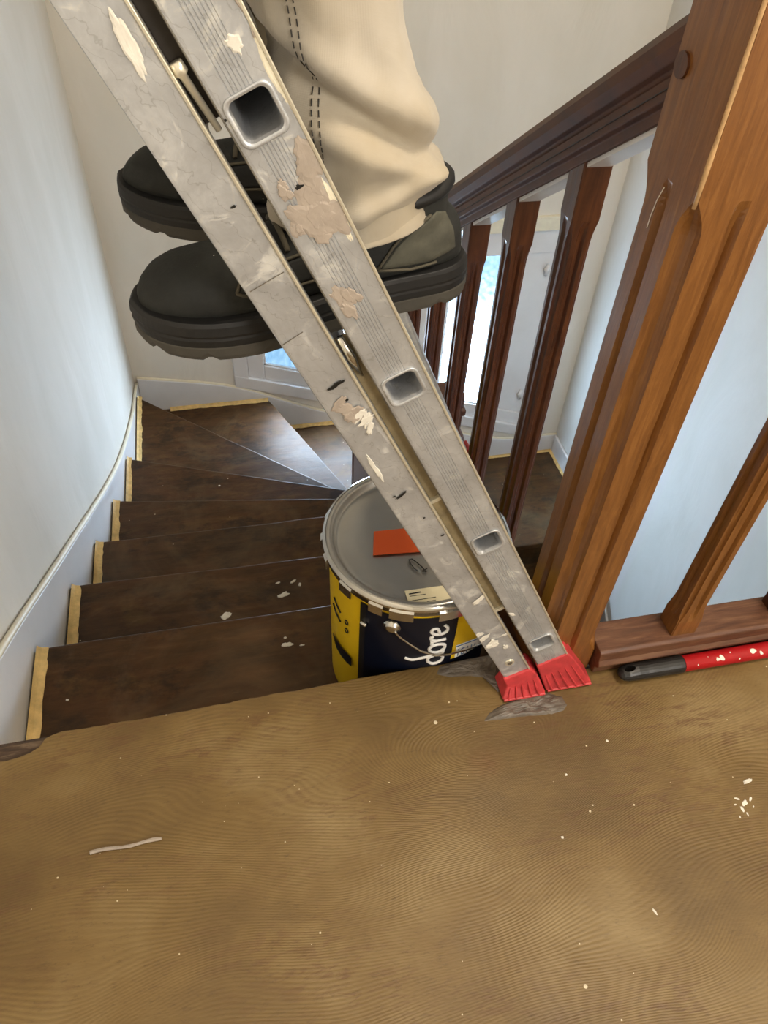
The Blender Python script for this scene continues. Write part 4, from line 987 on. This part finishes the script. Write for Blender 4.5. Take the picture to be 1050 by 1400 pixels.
for z, cx, rx, ry in ((1.33, .18, .08, .11), (1.38, .19, .115, .15), (1.45, .205, .125, .165), (1.52, .21, .122, .163), (1.60, .21, .112, .152), (1.62, .21, .110, .150)):
    pel.append([(cx+rx*math.cos(2*math.pi*k/40), .727+ry*math.sin(2*math.pi*k/40), z) for k in range(40)])
loft(bm, pel)
tro = bm_link('trousers', bm, M['cloth'], person, smooth=True)
sd = tro.modifiers.new('sub', 'SUBSURF'); sd.levels = 1; sd.render_levels = 1
# hem stitch band and side-seam stitching on the near leg
rg = tr_rings[-1]
def ringpt(i, th, off_=.0012):
    r_ = rg[i]; c_ = sum(r_, Vector())/len(r_); k = th/(2*math.pi)*len(r_); a = int(math.floor(k)); t = k-a; p = r_[a % len(r_)].lerp(r_[(a+1) % len(r_)], t); d_ = (p-c_); d_.z = 0; return p+d_.normalized()*off_
for th in (R(236), R(241)):
    for i in range(6, 62):
        bm = bmesh.new(); a_, b_ = ringpt(i, th, .0006), ringpt(i+1, th, .0006); tube(bm, [a_, a_.lerp(b_, .65)], .0005, 5)
        if i == 6: allst = bmesh.new()
        me = bpy.data.meshes.new('q'); bm.to_mesh(me); bm.free(); allst.from_mesh(me)
    bm_link('side_stitching', allst, M['thread'], tro)
# body: one continuous surface
def skin_body():
    V, E_, RD = [], [], []
    def add(p, r_, par=None):
        V.append(Vector(p)); RD.append(r_); i = len(V)-1
        if par is not None: E_.append((par, i))
        return i
    pelv = add((.205, .727, 1.50), .095)
    sp1 = add((.20, .727, 1.65), .12, pelv); sp2 = add((.18, .727, 1.80), .135, sp1); sp3 = add((.165, .727, 1.93), .11, sp2); nk = add((.15, .727, 2.02), .05, sp3); nk2 = add((.14, .727, 2.07), .048, nk)
    hd = add((.135, .727, 2.13), .078, nk2); hd2 = add((.135, .727, 2.20), .085, hd); hd3 = add((.14, .727, 2.26), .06, hd2)
    for s_, cy in ((-1, .662), (1, .83)):
        hip = add((.19, .727+s_*.075, 1.42), .068, pelv); kn = add((.085, cy, 1.10), .042, hip); calf = add((.10, cy, .95), .036, kn); ank = add((.14, cy, .76), .030, calf); he = add((.16, cy, .69), .024, ank); add((.10, cy, .672), .020, he)
        sh = add((.17, .727+s_*.17, 1.92), .06, sp3); el = add((.10, .727+s_*.24, 1.66), .042, sh); wr = add((-.09, .727+s_*.17, 1.55), .027, el); pm = add((-.155, .727+s_*.155, 1.55), .030, wr)
        for j in range(4):
            a = add((-.19, .727+s_*(.155-.018*(j-1.5)), 1.565), .010, pm); b = add((-.215, .727+s_*(.155-.018*(j-1.5)), 1.552), .0095, a); add((-.212, .727+s_*(.155-.018*(j-1.5)), 1.53+.002*j), .008, b)
        th = add((-.165, .727+s_*.12, 1.55), .011, pm); add((-.19, .727+s_*.105, 1.535), .0095, th)
    me = bpy.data.meshes.new('body'); me.from_pydata(V, E_, []); o = bpy.data.objects.new('body', me); COL.objects.link(o)
    o.modifiers.new('sk', 'SKIN'); 
    for i, sv in enumerate(me.skin_vertices[0].data): sv.radius = (RD[i], RD[i]); sv.use_root = (i == 0)
    ss_ = o.modifiers.new('ss', 'SUBSURF'); ss_.levels = 2; ss_.render_levels = 2
    dg = bpy.context.evaluated_depsgraph_get(); me2 = bpy.data.meshes.new_from_object(o.evaluated_get(dg)); bpy.data.objects.remove(o); me2.name = 'body'
    return me2
body_me = skin_body()
for p in body_me.polygons:
    c = p.center; p.material_index = 1 if (c.z > 1.50 and c.z < 2.0 and c.x > -.10) else 0
body_me.materials.append(M['skin']); body_me.materials.append(M['shirt'])
body = link('body', body_me, M['skin'], person, smooth=True)
bm = bmesh.new(); bmesh.ops.create_uvsphere(bm, u_segments=24, v_segments=16, radius=1)
bmesh.ops.delete(bm, geom=[v for v in bm.verts if v.co.z < -.15 and v.co.x < .1], context='VERTS')
for v in bm.verts: v.co = Vector((.145+v.co.x*.098, .727+v.co.y*.088, 2.205+v.co.z*.105))
bm_link('hair', bm, M['hair'], body, smooth=True)
bm = bmesh.new(); loft(bm, [[(.04+dx_, .727+dy_, z) for dx_, dy_ in ((0, -r_), (-l_, 0), (0, r_))] for z, r_, l_ in ((2.205, .006, .006), (2.18, .010, .018), (2.165, .013, .024), (2.158, .010, .006))]); bm_link('nose', bm, M['skin'], body, smooth=True)
for s_ in (-1, 1):
    bm = bmesh.new(); bmesh.ops.create_uvsphere(bm, u_segments=10, v_segments=8, radius=.009, matrix=Matrix.Translation((.058, .727+s_*.03, 2.20))); bm_link('eye', bm, M['ink'], body, smooth=True)
